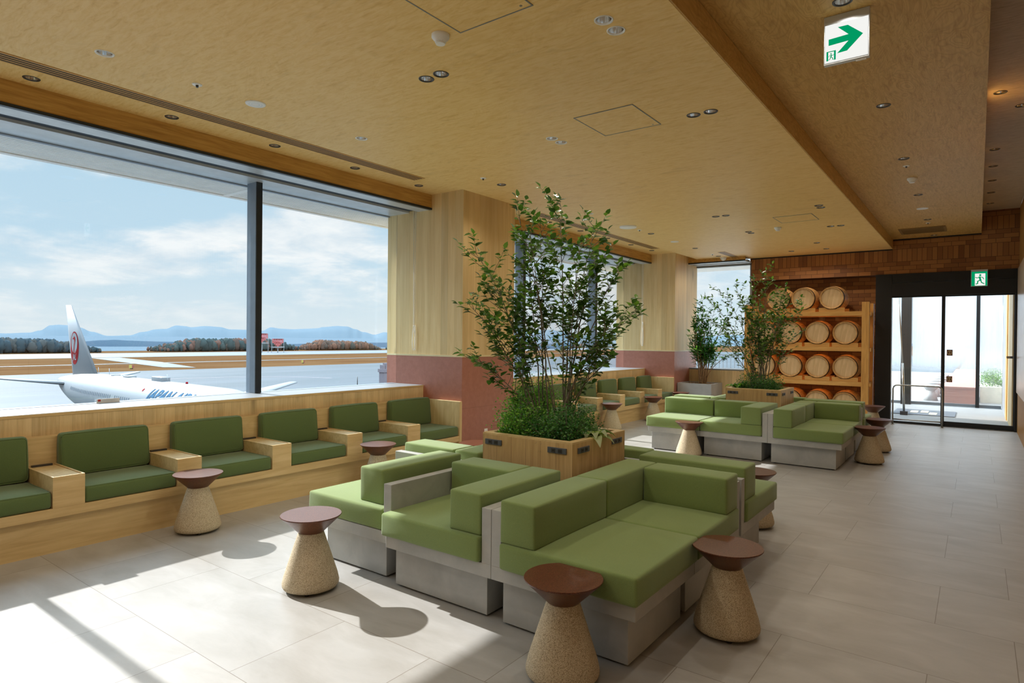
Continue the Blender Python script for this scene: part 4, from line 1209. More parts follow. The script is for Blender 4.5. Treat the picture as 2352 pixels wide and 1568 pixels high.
# planter 2
c2 = (-2.62, 9.84, 0.775)
shrub('potted_shrub', 'tall many-stemmed leafy shrub growing from the far oak planter before the barrels', 'shrub', c2, 0.2,
      [(-.78, .0, 2.15), (.05, .0, 2.62), (-.70, .1, 1.85), (.62, .0, 2.08), (.55, .1, 1.65), (-.35, .1, 2.35), (.30, -.1, 2.32), (-.6, -.1, 1.5), (-.1, .1, 2.48), (.45, -.1, 2.1), (-.62, 0, 2.3)],
      (8, 1.85, 0.45, 0.48), 21, 0.066, 0.042, M['bark'], M['leaf'], ntw=14, nlf=7, r0=0.008, twl=0.26, first=0.34)
bush('groundcover_plant', 'dark fine-leaved plant filling the far oak planter', 'plant', (-2.58, 9.80, 0.77),
     [(-.18, -.12, 0, .2, .34), (.05, -.14, 0, .2, .30), (.22, -.1, 0, .16, .24), (.05, .12, 0, .24, .34), (-.18, .15, 0, .16, .4)], 8000, 0.022, M['fern_dark'], 9, lim=(PL2[0]+.05, PL2[1]-.05, PL2[2]+.05, PL2[3]-.05))
leaf_clump('broad_leaf_plant', 'bright green broad-leaved plant at the left rim of the far planter', (-2.90, 9.62, 0.79), 9, 0.27, 0.09, 0.6, M['broad'], 10, 1.1)
# trough shrub
shrub('trough_shrub', 'bushy glossy shrub growing from the grey trough by the end window', 'shrub', (-4.76, 13.28, 0.62), 0.08,
      [(-.06, -.12, 2.45), (-.16, -.2, 2.15), (.25, .0, 2.2), (-.25, -.34, 1.75), (-.22, -.34, 1.35), (.55, 0, 2.05), (.62, 0, 1.6), (.5, 0, 1.2)],
      (17, 1.65, 0.42, 0.30), 31, 0.12, 0.045, M['bark_tan'], M['leaf_dense'], ntw=8, nlf=6, r0=0.012, twl=0.26, first=0.45)
# ------------------------------------------------------------------ outdoors
G = -10.8
def flat(name, mat, pts, z, kind='structure'):
    m = MB(); m.add([(x, y, z) for x, y in pts], [tuple(range(len(pts)))])
    o = m.build(name, mat)
    if o.data.polygons[0].normal.z < 0: o.data.flip_normals()
    if kind: o['kind'] = kind
    return o
def ground_mat(name, a, b, sc, rough=0.9, c=None, sp=0.0):
    t = NT(name); v = t.coords()
    mp = t.n('ShaderNodeMapping', {'Vector': v, 'Scale': (1, 0.25, 1)}).outputs[0]
    n = t.noise(mp, sc, 6, 0.65, 0.4)
    col = t.ramp(n, [(0.3, a), (0.7, b)])
    return t.out(t.bsdf(col, rough, spec=sp))
M['grass_dry'] = ground_mat('dry_grass', srgb(78,53,33), srgb(95,73,50), 0.05)
M['apron'] = ground_mat('wet_apron', srgb(66,74,77), srgb(79,85,90), 0.06, 0.7, sp=0.12)
M['runway'] = ground_mat('wet_runway', srgb(79,86,92), srgb(96,104,108), 0.02, 0.7, sp=0.2)
flat('airfield_ground', M['grass_dry'], [(-9500, -3000), (-6.6, -3000), (-6.6, 9500), (-9500, 9500)], G-0.06)
M['plain'] = ground_mat('plain_haze_tint', srgb(84,97,106), srgb(88,101,110), 0.004)  # aerial haze put into the ground colour as a blue-grey tint
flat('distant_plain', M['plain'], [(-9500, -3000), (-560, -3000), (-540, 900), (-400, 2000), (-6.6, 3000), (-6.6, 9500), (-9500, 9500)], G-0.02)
flat('apron', M['apron'], [(-238, -400), (-8, -400), (-8, 700), (-246, 700), (-233, 186)], G)
flat('runway', M['runway'], [(-488, -600), (-392, -600), (-378, 900), (-465, 900)], G+0.01)
flat('taxiway', M['runway'], [(-297, -400), (-292, -400), (-300, 900), (-305, 900)], G+0.02)
flat('taxiway', M['runway'], [(-380, 133), (-255, 114), (-245, 122), (-305, 136), (-380, 147)], G+0.03)
# painted apron guide lines
def arc_line(cx, cy, r, a0, a1, w, name, mat):
    m = MB(); N = 40
    for i in range(N+1):
        a = math.radians(a0 + (a1-a0)*i/N)
        m.v += [(cx + (r-w)*math.cos(a), cy + (r-w)*math.sin(a), G+0.04), (cx + (r+w)*math.cos(a), cy + (r+w)*math.sin(a), G+0.04)]
        if i: m.face([2*i-2, 2*i-1, 2*i+1, 2*i])
    o = m.build(name, mat); o['kind'] = 'structure'
M['paint'] = plain('faded_apron_paint', srgb(144,133,137), 0.6)
arc_line(-150, 85, 34, 100, 300, 0.35, 'apron_marking', M['paint'])

# hills
def ridge(name, pts, mat, depth, base=-60):
    m = MB(); n = len(pts); fine = []
    for i in range(n-1):
        for k in range(6):
            t = k/6; s = t*t*(3-2*t)
            a, b = Vector(pts[i]), Vector(pts[i+1]); p = a.lerp(b, t); p.z = a.z + (b.z-a.z)*s
            p.z += mnoise.noise(p*0.006)*(8 if depth > 900 else 3)
            fine.append(p)
    fine.append(Vector(pts[-1]))
    for p in fine:
        d = Vector((p.x, p.y, 0)).normalized()
        f = p - d*depth*0.55; b = p + d*depth
        m.v += [(f.x, f.y, base), (f.x*0.5+p.x*0.5, f.y*0.5+p.y*0.5, base + (p.z-base)*0.62), tuple(p), (b.x, b.y, base)]
    for i in range(len(fine)-1):
        for k in range(3): m.face([4*i+k, 4*(i+1)+k, 4*(i+1)+k+1, 4*i+k+1], 0, True)
    o = m.build(name, mat); o['kind'] = 'structure'
    return o
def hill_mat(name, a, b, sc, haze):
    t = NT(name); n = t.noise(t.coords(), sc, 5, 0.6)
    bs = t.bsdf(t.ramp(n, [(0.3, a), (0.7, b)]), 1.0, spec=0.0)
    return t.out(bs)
M['hill_far'] = hill_mat('far_hills_haze_tint', srgb(88,102,111), srgb(92,106,115), 0.002, 0)  # distance haze is painted into this blue base colour
M['hill_mid'] = hill_mat('wooded_hills_haze_tint', srgb(57,71,84), srgb(64,79,90), 0.01, 0)  # nearer wooded slopes, haze again mixed into the colour
RIDGE = [(-8950, -1200, 60), (-8900, 900, 90), (-8736, 2166, 13), (-8669, 2418, 24), (-8643, 2509, 51), (-8616, 2601, 113), (-8592, 2680, 120), (-8575, 2734, 116), (-8530, 2870, 87), (-8492, 2980, 41),
 (-8442, 3120, -5), (-8399, 3233, 0), (-8360, 3334, 1), (-8307, 3464, 48), (-8250, 3596, 78), (-8211, 3685, 83), (-8157, 3804, 134), (-8114, 3895, 127), (-8084, 3955, 117), (-8016, 4092, 134),
 (-7936, 4246, 122), (-7868, 4370, 87), (-7797, 4494, 89), (-7761, 4557, 90), (-7677, 4698, 77), (-7618, 4792, 128), (-7548, 4902, 110), (-7421, 5092, 113), (-7277, 5296, 127), (-7244, 5340, 140),
 (-7116, 5510, 160), (-7050, 5595, 157), (-6974, 5688, 121), (-6905, 5772, 79), (-6810, 5884, 43), (-6713, 5994, 76), (-6655, 6059, 64), (-6555, 6167, 101), (-6395, 6332, 132), (-6129, 6591, 55),
 (-5755, 6920, 173), (-5360, 7230, 103), (-4949, 7517, 132), (-4471, 7811, 62), (-3929, 8097, 98), (-3112, 8445, 62), (-2469, 8655, 90), (-1000, 8900, 70)]
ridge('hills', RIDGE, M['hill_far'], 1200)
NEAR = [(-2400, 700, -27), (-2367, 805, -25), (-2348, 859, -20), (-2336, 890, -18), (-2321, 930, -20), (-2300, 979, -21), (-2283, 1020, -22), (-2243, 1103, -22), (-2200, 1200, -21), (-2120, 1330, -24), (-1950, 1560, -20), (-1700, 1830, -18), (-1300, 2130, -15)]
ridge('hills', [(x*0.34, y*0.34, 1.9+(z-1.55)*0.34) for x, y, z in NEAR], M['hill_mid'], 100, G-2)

# tree belts beyond the runway
def tree_belt(label, p0, p1, h0, h1, n, mat, seed, depth=26, fade=True):
    random.seed(seed)
    m = MB(); a, b = Vector((*p0, G)), Vector((*p1, G)); L = (b-a).length
    out = Vector((-(b-a).y, (b-a).x, 0)).normalized()
    if out.x > 0: out = -out
    for i in range(n):
        t = random.random(); h = (h0 + (h1-h0)*t)
        if fade: h *= min(1, 0.35 + 3.0*min(t, 1-t))
        h *= random.uniform(0.45, 1.0)
        p = a.lerp(b, t) + out*random.uniform(0, depth); r = h*random.uniform(0.22, 0.40)
        base = len(m.v); R = 7; rows = 5
        for j in range(rows+1):
            f = j/rows; rr = r*math.sin(PI*(0.12+0.84*f))*random.uniform(0.85, 1.15); zz = h*(0.05 + 0.95*(1-math.cos(PI*f))/2)
            for k in range(R):
                an = 2*PI*k/R + j*0.4; q = rr*random.uniform(0.75, 1.2)
                m.v.append((p.x + q*math.cos(an), p.y + q*math.sin(an), p.z + zz + random.uniform(-.06, .06)*h))
        for j in range(rows):
            for k in range(R):
                m.face([base+j*R+k, base+j*R+(k+1) % R, base+(j+1)*R+(k+1) % R, base+(j+1)*R+k], 0, True)
        m.face([base+rows*R+k for k in range(R)])
    o = m.build('tree_belt', mat)
    return tag(o, label, 'trees', 'tree belts beyond the runway', 'stuff')
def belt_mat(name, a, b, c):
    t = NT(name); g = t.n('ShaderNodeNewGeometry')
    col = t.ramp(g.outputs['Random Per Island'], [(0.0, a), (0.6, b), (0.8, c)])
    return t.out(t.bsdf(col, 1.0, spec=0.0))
bm1 = belt_mat('dark_trees_haze_tint', srgb(48,62,70), srgb(56,70,76), srgb(70,74,74))  # belt colours blued and greyed, the haze is painted in
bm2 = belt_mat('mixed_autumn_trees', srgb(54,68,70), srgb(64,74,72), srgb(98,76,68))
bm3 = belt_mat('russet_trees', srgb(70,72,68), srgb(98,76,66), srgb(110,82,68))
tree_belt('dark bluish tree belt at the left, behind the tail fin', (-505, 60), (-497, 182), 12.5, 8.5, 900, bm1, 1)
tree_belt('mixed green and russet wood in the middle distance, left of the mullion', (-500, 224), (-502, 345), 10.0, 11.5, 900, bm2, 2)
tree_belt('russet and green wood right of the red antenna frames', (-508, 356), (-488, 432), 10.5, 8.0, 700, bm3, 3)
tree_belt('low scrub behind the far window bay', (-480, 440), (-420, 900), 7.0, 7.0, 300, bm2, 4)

def antenna(x, y, z, w, h, label):
    o = empty('localizer_frame', (x, y, G), label=label, cat='antenna', group='red antenna frames beyond the runway')
    og = (x, y, G); red = M['antenna_red']
    m = MB(); n = 7
    for i in range(n):
        yy = y - w/2 + w*i/(n-1); hh = h*(0.55 + 0.45*(1-abs(i-3)/3))
        m.box(x-0.3, x+0.3, yy-0.35, yy+0.35, z+h-hh, z+h)
    m.box(x-0.3, x+0.3, y-w/2, y+w/2, z+h-1.0, z+h); m.box(x-0.3, x+0.3, y-w/3, y+w/3, z+h*0.45, z+h*0.55)
    m.build('red_lattice', red, o, og)
    m = MB()
    for s in (-1, 1): m.box(x-0.15, x+0.15, y+s*w*0.62-0.15, y+s*w*0.62+0.15, G, z+h)
    m.box(x-1, x+1, y-w*0.62, y+w*0.62, z-0.8, z)
    m.box(x-0.3, x+0.3, y-0.3, y+0.3, G, z)
    m.build('support_frame', M['sill'], o, og)
M['antenna_red'] = plain('antenna_red', srgb(190,92,92), 0.7)
antenna(-443, 271, -3.0, 8.5, 7.0, 'red lattice antenna frame just right of the window mullion, half hidden')
antenna(-438, 281.5, -6.2, 8.5, 6.2, 'red lattice antenna frame on posts, right of the half hidden one')

for x, y, c, lb in ((-249.5, 100.5, 'left', 'small yellow and red taxiway sign in the grass above the fuselage'), (-253.9, 176.4, 'r', 'small yellow taxiway sign in the grass right of the mullion')):
    o = empty('taxiway_sign', (x, y, G), label=lb, cat='sign', group='taxiway signs')
    MB().box(x, x+0.3, y-0.9, y, G+0.3, G+1.5).build('yellow_board', plain('sign_yellow_'+c, srgb(170,160,80), 0.6), o, (x, y, G))
    MB().box(x, x+0.3, y, y+0.7, G+0.3, G+1.5).build('red_board', plain('sign_red_'+c, srgb(140,80,70), 0.6), o, (x, y, G))
    MB().box(x+0.1, x+0.2, y-0.6, y+0.4, G, G+0.3).build('foot', M['rim'], o, (x, y, G))
o = empty('apron_tower', (-129, 115, G), label='pinkish grey stacked apron floodlight tower standing on the wet apron near the column', cat='tower')
og = (-129, 115, G); M['mauve'] = plain('mauve_cladding', srgb(117,109,114), 0.7)
MB().box(-130, -128, 114.2, 116.0, G, G+3.0).build('tower_base', M['mauve'], o, og)
MB().box(-130.2, -127.8, 113.9, 116.3, G+3.0, G+3.9).build('tower_collar', M['mauve'], o, og)
MB().box(-129.6, -128.4, 114.1, 114.9, G+3.9, G+5.0).build('tower_head', M['mauve'], o, og)
MB().box(-129.6, -128.4, 115.1, 115.9, G+3.9, G+5.5).build('tower_head', M['mauve'], o, og)
o = empty('apron_pole', (-129, 106, G), label='thin grey pole on the apron left of the floodlight tower', cat='pole')
MB().lathe([(0.12, 0), (0.08, 2.2)], 8).build('pole_shaft', M['rim'], o)

# ------------------------------------------------------------------ airliner
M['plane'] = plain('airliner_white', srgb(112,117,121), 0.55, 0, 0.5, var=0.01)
M['plane_grey'] = plain('airliner_grey', srgb(150,156,162), 0.35, 0.2)
M['plane_red'] = plain('airliner_red', srgb(126,12,24), 0.8, 0, 0.05)
M['plane_blue'] = plain('airliner_blue', srgb(32,82,112), 0.8, 0, 0.05)
M['plane_win'] = plain('airliner_window', srgb(74,86,98), 0.25)
A0 = Vector((-103.2, 32.3, G)); ANG = math.atan2(29.9-32.3, -48.0+103.2)
pl = empty('airliner', A0, ANG, label='parked white airliner with red crane circle on its tail fin, seen through the near window', cat='airplane')
CZ = 5.05; RF = 2.52
def frad(s):   # radius and centre height along the fuselage from the tail
    if s < 19:
        t = s/19.0; r = 0.28 + (RF-0.28)*math.sin(t*PI/2)**0.85
        zc = (CZ+0.95) + (CZ-(CZ+0.95))*math.sin(t*PI/2)
        top = zc + r
        return r, min(CZ+RF, top) - r
    if s > 48:
        t = (s-48)/7.0; r = RF*math.sqrt(max(0.001, 1-t*t*0.98)); return r, CZ - 0.9*t*t
    return RF, CZ
m = MB(); NS = 60; NR = 72
for i in range(NS+1):
    s = 55.0*i/NS; r, zc = frad(s)
    for k in range(NR):
        a = 2*PI*k/NR; m.v.append((s, r*math.cos(a), zc + r*math.sin(a)*1.0))
for i in range(NS):
    for k in range(NR): m.face([i*NR+k, i*NR+(k+1) % NR, (i+1)*NR+(k+1) % NR, (i+1)*NR+k], 0, True)
m.face([k for k in range(NR)][::-1]); m.face([NS*NR+k for k in range(NR)])
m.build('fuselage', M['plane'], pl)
def wing_mesh(root_le, root_te, tip_le, tip_te, th):
    m = MB(); n = 10
    def prof(le, te, t):
        le, te = Vector(le), Vector(te); c = te-le; L = c.length; out = []
        for k in range(n+1):
            u = k/n; y = 5*t*L*(0.2969*math.sqrt(u)-0.126*u-0.3516*u*u+0.2843*u**3-0.1015*u**4)
            out.append((le + c*u, y))
        return out
    A = prof(root_le, root_te, th); B = prof(tip_le, tip_te, th)
    return A, B, n
def lift(name, rle, rte, tle, tte, th, up, mat):
    m = MB(); A, B, n = wing_mesh(rle, rte, tle, tte, th); up = Vector(up)
    for S in (A, B):
        for p, y in S: m.v.append(tuple(p + up*y))
        for p, y in S[1:-1][::-1]: m.v.append(tuple(p - up*y))
    N = 2*n
    for k in range(N): m.face([k, (k+1) % N, N+(k+1) % N, N+k], 0, True)
    m.face(list(range(N))[::-1]); m.face([N+k for k in range(N)])
    return m.build(name, mat, pl)
# fin: leading edge forward (+x)
lift('tail_fin', (15.6, 0, 7.0), (5.6, 0, 6.6), (4.9, 0, 16.35), (2.35, 0, 16.45), 0.06, (0, 1, 0), M['plane'])
lift('tailplane', (8.8, -1.0, 5.9), (3.4, -0.8, 6.0), (2.9, -9.3, 6.9), (0.9, -9.3, 6.9), 0.09, (0, 0, 1), M['plane'])
lift('tailplane', (8.8, 1.0, 5.9), (3.4, 0.8, 6.0), (2.9, 9.3, 6.9), (0.9, 9.3, 6.9), 0.09, (0, 0, 1), M['plane'])
lift('wing', (36.0, 2.0, 3.6), (27.5, 2.0, 3.6), (21.5, 23.8, 5.6), (19.2, 23.8, 5.6), 0.11, (0, 0, 1), M['plane'])
lift('wing', (36.0, -2.0, 3.6), (27.5, -2.0, 3.6), (21.5, -23.8, 5.6), (19.2, -23.8, 5.6), 0.11, (0, 0, 1), M['plane'])
MB().box(3.9, 5.6, -0.28, 0.28, 6.15, 6.75).build('tail_exhaust', M['dark'], pl)
for x, w, h in ((24.5, 1.6, 0.16), (32.5, 2.6, 0.42), (20.7, 0.6, 0.1)):
    m = MB(); m.cushion(x, x+w, -0.45, 0.45, CZ+RF-0.12, CZ+RF+h, r=0.08, puff=0, nn=2); m.build('roof_fairing', M['plane'], pl)
for x in (15.3, 19.0, 35.5): MB().tube([(x, 0, CZ+RF-0.05), (x-0.15, 0, CZ+RF+0.75)], 0.025, 5).build('blade_aerial', M['plane_grey'], pl)
MB().lathe([(0.13, 0), (0.1, 0.2)], 10, 40.0, 0, CZ+RF-0.02).build('beacon', M['plane_red'], pl)
for k in range(34):
    s = 12.6 + 0.56*k + (0.9 if k > 25 else 0)
    r, zc = frad(s); zz = zc + 0.55; yy = -math.sqrt(max(0.01, r*r - 0.55**2))
    m = MB(); pts = [(s + 0.13*math.cos(2*PI*i/12), yy-0.012 + 0.0, zz + 0.22*math.sin(2*PI*i/12)) for i in range(12)]
    pts = [(x, -math.sqrt(max(0.01, r*r-(z-zc)**2))-0.012, z) for x, y, z in pts]
    m.add(pts, [tuple(range(12))]); m.build('cabin_window', M['plane_win'], pl)
# engines and gear (below the sill line but part of the aircraft)
for sy in (-1, 1):
    m = MB(); m.lathe([(0.9, -2.4), (1.25, -1.5), (1.35, 0), (1.3, 1.6), (1.15, 2.2), (1.0, 2.1)], 28, cap0=True, cap1=True)
    m.v = [(35.5+z, sy*8.0 + x, 2.1 + y) for x, y, z in m.v]; m.build('engine', M['plane_grey'], pl)
    MB().box(32.8, 33.3, sy*4.4-0.25, sy*4.4+0.25, 0.5, 3.2).build('gear_leg', M['plane_grey'], pl)
    for dx in (-0.8, 0.8):
        m = MB(); m.lathe([(0.3, -0.5), (0.55, -0.45), (0.55, 0.45), (0.3, 0.5)], 20); m.v = [(33.05+dx+x, sy*4.4+z, 0.55+y) for x, y, z in m.v]; m.build('wheel', M['dark'], pl)
m = MB(); m.lathe([(0.3, -0.4), (0.45, -0.35), (0.45, 0.35), (0.3, 0.4)], 18); m.v = [(50.5+x, z, 0.45+y) for x, y, z in m.v]; m.build('wheel', M['dark'], pl)
MB().box(50.35, 50.65, -0.12, 0.12, 0.5, 3.2).build('gear_leg', M['plane_grey'], pl)

# lettering on the fuselage (wraps round the hull), starboard side
def text_mesh(body, size, shear, offset=0.0):
    cu = bpy.data.curves.new('tmp', 'FONT'); cu.body = body; cu.size = size; cu.shear = shear; cu.offset = offset; cu.resolution_u = 3; cu.space_character = 1.05
    o = bpy.data.objects.new('tmp', cu); COL.objects.link(o)
    bpy.context.view_layer.update()
    me = bpy.data.meshes.new_from_object(o.evaluated_get(bpy.context.evaluated_depsgraph_get()))
    bpy.data.objects.remove(o); bpy.data.curves.remove(cu)
    bm = bmesh.new(); bm.from_mesh(me); bmesh.ops.triangulate(bm, faces=bm.faces)
    for _ in range(4):
        bmesh.ops.subdivide_edges(bm, edges=[e for e in bm.edges if e.calc_length() > size*0.12], cuts=1)
        bmesh.ops.triangulate(bm, faces=bm.faces)
    bm.to_mesh(me); bm.free()
    return me
me = text_mesh('JAPAN AIRLINES', 1.8, 0.35, 0.055)
for v in me.vertices:
    x, h = v.co.x, v.co.y
    a = math.radians(20) + h/RF
    v.co = (36.1 + x*1.02, -(RF+0.035)*math.cos(a), CZ + (RF+0.035)*math.sin(a))
me.name = 'airline_lettering'; me.materials.clear(); me.materials.append(M['plane_blue'])
o = bpy.data.objects.new('airline_lettering', me); COL.objects.link(o); o.parent = pl
m = MB(); a = math.radians(42)
pts = [(34.3 + 0.2*math.cos(2*PI*i/12), 0.2*math.sin(2*PI*i/12)) for i in range(12)]
m.add([(x, -(RF+0.02)*math.cos(a+h/RF), CZ + (RF+0.02)*math.sin(a+h/RF)) for x, h in pts], [tuple(range(12))]); m.build('flag_mark', M['plane_red'], pl)
# crane circle on the fin (both colours are flat paint shapes 2-3 cm proud of the skin)
def finx(z): return 6.9 - (z-8.2)*0.17      # middle of the emblem leans with nothing
LX, LZ, LR = 6.7, 10.6, 2.2
def ystar(x, z):
    t = (z-6.8)/9.6; c0 = 5.6 + (2.35-5.6)*t; c1 = 15.6 + (4.9-15.6)*t; L = c1-c0; u = max(0.02, min(0.98, (c1-x)/L))
    return -(5*0.06*L*(0.2969*math.sqrt(u)-0.126*u-0.3516*u*u+0.2843*u**3-0.1015*u**4)) - 0.03
def drape(me, dy, size=0.22):
    bm = bmesh.new(); bm.from_mesh(me); bmesh.ops.triangulate(bm, faces=bm.faces)
    for _ in range(5):
        es = [e for e in bm.edges if e.calc_length() > size]
        if not es: break
        bmesh.ops.subdivide_edges(bm, edges=es, cuts=1); bmesh.ops.triangulate(bm, faces=[f for f in bm.faces if len(f.verts) > 3])
    for v in bm.verts: v.co.y = ystar(v.co.x, v.co.z) - dy
    bm.to_mesh(me); bm.free()
def patch(name, polys, mat, dy=0.0):
    m = MB()
    for poly in polys: m.add([(LX + a*LR, 0, LZ + b*LR) for a, b in poly], [tuple(range(len(poly)))])
    o = m.build(name, mat, pl); drape(o.data, dy)
    return o
N = 40
circ = [(math.cos(2*PI*i/N)*0.86, math.sin(2*PI*i/N)) for i in range(N)]
def lens(cx, cz, rx, rz, n=28): return [(cx + rx*math.cos(2*PI*i/n), cz + rz*math.sin(2*PI*i/n)) for i in range(n)]
patch('emblem_disc', [circ], M['plane_red'])
patch('emblem_field', [lens(0.02, 0.30, 0.62, 0.62)], M['plane'], 0.03)
neck = [(-0.10, 0.62), (0.05, 0.72), (0.20, 0.66), (0.26, 0.48), (0.16, 0.26), (0.06, 0.02), (0.02, -0.20), (0.10, -0.42), (-0.12, -0.42), (-0.14, -0.16), (-0.04, 0.10), (0.06, 0.34), (0.06, 0.50), (-0.08, 0.54), (-0.36, 0.55)]
patch('emblem_crane', [neck], M['plane_red'], 0.05)
feath = [[(-0.62 + 0.16*k, -0.42), (-0.46 + 0.16*k, -0.42), (-0.60 + 0.12*k, -0.08 - 0.03*k)] for k in range(3)] + [[(0.62 - 0.16*k, -0.42), (0.66 - 0.14*k, 0.0 - 0.04*k), (0.44 - 0.16*k, -0.42)] for k in range(3)]
patch('emblem_feathers', feath, M['plane_red'], 0.045)
me = text_mesh('JAL', 1.05, 0.15, 0.03)
xs = [v.co.x for v in me.vertices]; w = max(xs)
for v in me.vertices:
    x, z = v.co.x - w/2 + LX + 0.30, v.co.y + LZ - 1.55
    v.co = (x, 0, z)
drape(me, 0.09); me.name = 'emblem_letters'; me.materials.clear(); me.materials.append(M['plane'])
o = bpy.data.objects.new('emblem_letters', me); COL.objects.link(o); o.parent = pl

# ------------------------------------------------------------------ eaves louvre outside the windows
m = MB()
for k in range(11):
    x = -6.635 - 0.057*k; m.box(x-0.044, x, -3.0, 3.93, 3.245, 3.28); m.box(x-0.044, x, 4.0, 16.5, 3.245, 3.28)
m.box(-7.34, -6.61, -3.0, 16.5, 3.28, 3.34); m.box(-7.34, -7.27, -3.0, 16.5, 3.235, 3.36)
m.box(-7.27, -6.63, 3.93, 4.0, 3.237, 3.28)
m.build('eaves_louvre', M['louvre'], kind='structure')
struct('eaves_louvre', M['louvre'], -6.6, 1.2, 14.6, 15.4, 3.27, 3.36)
struct('outer_wall', M['frame'], -6.80, -6.50, -3.2, 14.6, -1.0, 0.86)

# ------------------------------------------------------------------ terrace beyond the glass door
def deck():
    t = NT('pale_deck_boards'); v = t.coords(); x, y, z = t.xyz(v)
    fr = t.math('FRACT', t.math('DIVIDE', y, 0.145)); e = t.math('LESS_THAN', fr, 0.05)
    n = t.noise(t.n('ShaderNodeMapping', {'Vector': v, 'Scale': (0.6, 6, 1)}).outputs[0], 4, 4)
    c = t.ramp(n, [(0.3, srgb(126,124,120)), (0.7, srgb(144,143,140))])
    c = t.mix(t.math('MULTIPLY', e, 0.6), c, srgb(120,116,108))
    return t.out(t.bsdf(c, 0.6))
M['deck'] = deck()
struct('terrace_deck', M['deck'], -10.0, 4.0, 14.2, 40.0, -0.15, -0.02)
struct('wall_terrace', M['oak_z'], 0.505, 0.62, 14.24, 16.2, -0.02, 3.2)
struct('wall_terrace', M['slat'], 0.49, 0.62, 16.2, 16.9, -0.02, 3.2)
struct('wall_terrace', M['sill'], 0.49, 0.62, 16.9, 19.0, -0.02, 3.2)
struct('wall_terrace', M['louvre'], 0.9, 1.1, 19.1, 36.0, -0.02, 3.2)
sc = empty('glass_screen', (-0.4, 19.0, 0), label='misted full-height glass screen across the terrace beyond the sliding door', cat='screen')
og = (-0.4, 19.0, 0)
MB().box(-1.33, 0.48, 18.995, 19.005, 0.05, 3.3).build('misted_pane', M['frost'], sc, og)
MB().box(-2.6, -1.55, 18.995, 19.005, 0.05, 3.3).build('misted_pane', M['frost'], sc, og)
MB().box(-2.6, 0.48, 18.98, 19.02, -0.02, 0.05).build('bottom_channel', M['sill'], sc, og)
MB().box(-0.02, 0.055, 18.90, 18.975, -0.02, 3.3).build('steel_stile', M['black'], sc, og)
o = empty('steel_post', (-1.45, 18.85, 0), label='broad dark steel post on the terrace behind the left door pane', cat='post')
MB().box(-1.56, -1.34, 18.75, 18.95, -0.02, 3.4).build('post_shaft', M['rim'], o, (-1.45, 18.85, 0))
o = empty('floor_mat', (-1.0, 15.9, 0), label='dark rectangular door mat on the pale terrace boards', cat='mat')
MB().box(-1.50, -0.36, 16.1, 17.3, -0.0195, -0.006).build('mat_sheet', M['charcoal'], o, (-1.0, 15.9, 0))
for k, (xx, yy) in enumerate(((-1.12, 16.75), (-0.93, 16.85), (-0.76, 16.5))):
    MB().box(xx-0.07, xx+0.07, yy-0.22, yy+0.22, -0.006, -0.003).build('paper_notice', M['cream'], o, (-1.0, 15.9, 0))
o = empty('parasol_stand', (-1.27, 16.0, 0), label='closed grey parasol pole leaning by the left jamb outside the door', cat='parasol')
MB().tube([(-1.26, 16.0, 0.0), (-1.30, 16.05, 1.1)], 0.022, 8).build('lower_pole', M['steel'], o, (-1.27, 16.0, 0))
MB().tube([(-1.30, 16.05, 1.05), (-1.42, 16.2, 2.9)], 0.013, 8).build('upper_pole', M['steel'], o, (-1.27, 16.0, 0))
MB().box(-1.33, -1.19, 15.93, 16.07, -0.02, 0.06).build('pole_base', M['charcoal'], o, (-1.27, 16.0, 0))
M['pink'] = wood('reddish_table', srgb(181,127,105), srgb(170,112,91), srgb(149,91,73), 'X', gs=0.5, knots=0.0, figure=0.2)
o = empty('long_terrace_table', (-0.4, 27.0, 0), label='long low reddish table running away on the terrace behind misted glass', cat='table')
og = (-0.4, 27.0, 0)
for k in range(26): MB().box(-0.72, 0.0, 19.75+0.52*k, 20.25+0.52*k, 0.38, 0.42).build('table_board', M['pink'], o, og)
MB().box(-0.70, -0.02, 19.8, 33.2, -0.02, 0.38).build('table_body', M['pink'], o, og)
M['stool_w'] = plain('white_terrace_stool', srgb(171,171,168), 0.5)
ts = empty('terrace_stool', (-1.05, 20.6, 0), cat='stool', group='white stools along the terrace table')
MB().lathe([(0.17, -0.02), (0.10, 0.25)], 20).build('stool_base', M['stool_w'], ts)
MB().lathe([(0.10, 0.25), (0.20, 0.36), (0.20, 0.40)], 20).build('stool_top', M['stool_w'], ts)
for k in range(6):
    s = ts if k == 0 else copy_tree(ts)
    s.location = (-1.0, 20.5+1.5*k, 0); s['label'] = 'white stool left of the terrace table behind misted glass, %s from the door' % ORD[k]
o = empty('terrace_planter', (0.35, 21.0, 0), label='beige terrace planter with a grassy green shrub, right of the dark stile', cat='planter')
og = (0.35, 21.0, 0)
MB().box(0.08, 0.62, 20.6, 22.6, -0.02, 0.40).build('planter_box', plain('beige_planter', srgb(190,184,166), 0.7), o, og)
bush('terrace_shrub', 'loose green shrub in the beige terrace planter', 'shrub', (0.33, 21.5, 0.40), [(0, -.5, 0, .26, .62), (0, .1, 0, .28, .55), (0, .6, 0, .26, .6)], 1600, 0.05, M['leaf'], 44)
# terrace railing seen through the end window
o = empty('terrace_railing', (-5.5, 20.0, 0), label='pale terrace railing with upright bars outside the end window', cat='railing')
og = (-5.5, 20.0, 0)
MB().box(-9.5, -2.6, 19.97, 20.03, 1.08, 1.13).build('top_rail', M['sill'], o, og)
m = MB(); x = -9.5
while x < -2.6: m.box(x, x+0.02, 19.99, 20.01, -0.02, 1.08); x += 0.12
m.build('balusters', M['sill'], o, og)

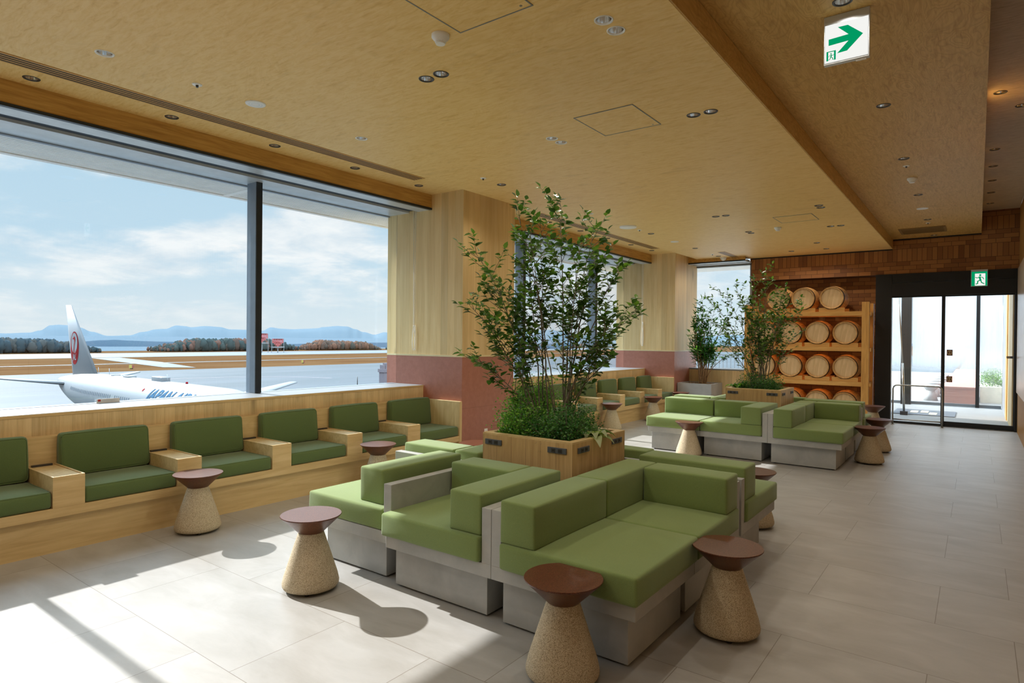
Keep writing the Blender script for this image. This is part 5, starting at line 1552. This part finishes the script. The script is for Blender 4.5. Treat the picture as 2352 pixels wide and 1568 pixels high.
# ------------------------------------------------------------------ sky, sun, lamps, camera
def world():
    t = NT('sky', True)
    tc = t.n('ShaderNodeTexCoord'); d = tc.outputs['Generated']
    x, y, z = t.xyz(d)
    zc = t.math('MAXIMUM', z, 0.0)
    k = t.math('DIVIDE', 1.0, t.math('ADD', zc, 0.22))
    p = t.comb(t.math('MULTIPLY', x, k), t.math('MULTIPLY', y, k), t.math('MULTIPLY', z, 0.6))
    n1 = t.noise(p, 1.15, 7, 0.56, 0.35)
    n2 = t.noise(p, 3.4, 6, 0.6, 0.2)
    base = t.ramp(zc, [(0.0, srgb(204,224,234)), (0.10, srgb(188,216,232)), (0.35, srgb(164,202,226)), (1.0, srgb(140,182,214))])
    cl = t.math('ADD', t.math('MULTIPLY', n1, 0.75), t.math('MULTIPLY', n2, 0.25))
    f = t.ramp(cl, [(0.44, (0, 0, 0, 1)), (0.58, (1, 1, 1, 1))], 'EASE')
    shade = t.ramp(n2, [(0.3, srgb(200,218,230)), (0.62, srgb(236,242,244))])
    col = t.mix(f, base, shade)
    col = t.mix(t.n('ShaderNodeMapRange', {'Value': zc, 'From Min': 0.0, 'From Max': 0.12, 'To Min': 0.75, 'To Max': 0.0}).outputs[0], col, srgb(212,226,232))
    # unseen sky above the eaves and round the sun, boosted as room fill
    up = t.n('ShaderNodeMapRange', {'Value': z, 'From Min': 0.27, 'From Max': 0.42, 'To Min': 1.0, 'To Max': UP_FILL}).outputs[0]
    dt = t.n('ShaderNodeVectorMath', {0: d, 1: (-math.cos(EL), 0.0, math.sin(EL))}, operation='DOT_PRODUCT').outputs['Value']
    au = t.n('ShaderNodeMapRange', {'Value': dt, 'From Min': 0.90, 'From Max': 1.0, 'To Min': 0.0, 'To Max': AUR_FILL}).outputs[0]
    st = t.math('MULTIPLY', t.math('ADD', up, t.math('MULTIPLY', au, t.math('SUBTRACT', up, 1.0))), SKY)
    bg = t.n('ShaderNodeBackground', {'Color': col, 'Strength': st})
    o = t.n('ShaderNodeOutputWorld'); t.t.links.new(bg.outputs[0], o.inputs[0])
SKY, UP_FILL, AUR_FILL = 0.97, 5.6, 0.5
EL = math.radians(31.3)
world()
sd = bpy.data.lights.new('sun', 'SUN'); sd.energy = 7.6; sd.angle = math.radians(0.6); sd.color = (1.0, 1.0, 0.99)
so = bpy.data.objects.new('sun', sd); COL.objects.link(so)
EL = math.radians(31.3)
so.rotation_euler = Vector((math.cos(EL), 0.0, -math.sin(EL))).to_track_quat('-Z', 'Y').to_euler()
so.location = (-20, 4, 12)
LP = 3.2
ld = bpy.data.lights.new('downlight_lamp', 'SPOT'); ld.energy = LP*4; ld.color = (1.0, 0.92, 0.80); ld.spot_size = math.radians(150); ld.spot_blend = 0.6; ld.shadow_soft_size = 0.02
ld2 = ld.copy(); ld2.energy = ld.energy*0.08
for (x, y, z, p) in LIGHTS:
    if p <= 0: continue
    lo = bpy.data.objects.new('downlight_lamp', ld if p == 1 else ld2); COL.objects.link(lo); lo.location = (x, y, z-0.006)

cd = bpy.data.cameras.new('camera'); cam = bpy.data.objects.new('camera', cd); COL.objects.link(cam)
cd.sensor_width = 36; cd.sensor_fit = 'HORIZONTAL'; cd.lens = 1433.1/2352*36
cd.shift_x = 0.0; cd.shift_y = 3.37/2352
cd.clip_start = 0.05; cd.clip_end = 20000
r = Vector((8.01702279e-01, 5.97652462e-01, 9.21901557e-03)); dn = Vector((1.12668262e-02, 3.10865845e-04, -9.99936479e-01)); fw = Vector((-5.97617365e-01, 8.01755223e-01, -6.48442456e-03))
mt = Matrix(((r.x, -dn.x, -fw.x, 0), (r.y, -dn.y, -fw.y, 0), (r.z, -dn.z, -fw.z, 1.55), (0, 0, 0, 1)))
cam.matrix_world = mt
SC.camera = cam
vs = SC.view_settings
vs.view_transform = 'Standard'; vs.look = 'None'; vs.gamma = 1.0; vs.use_curve_mapping = False
vs.exposure = 0.22
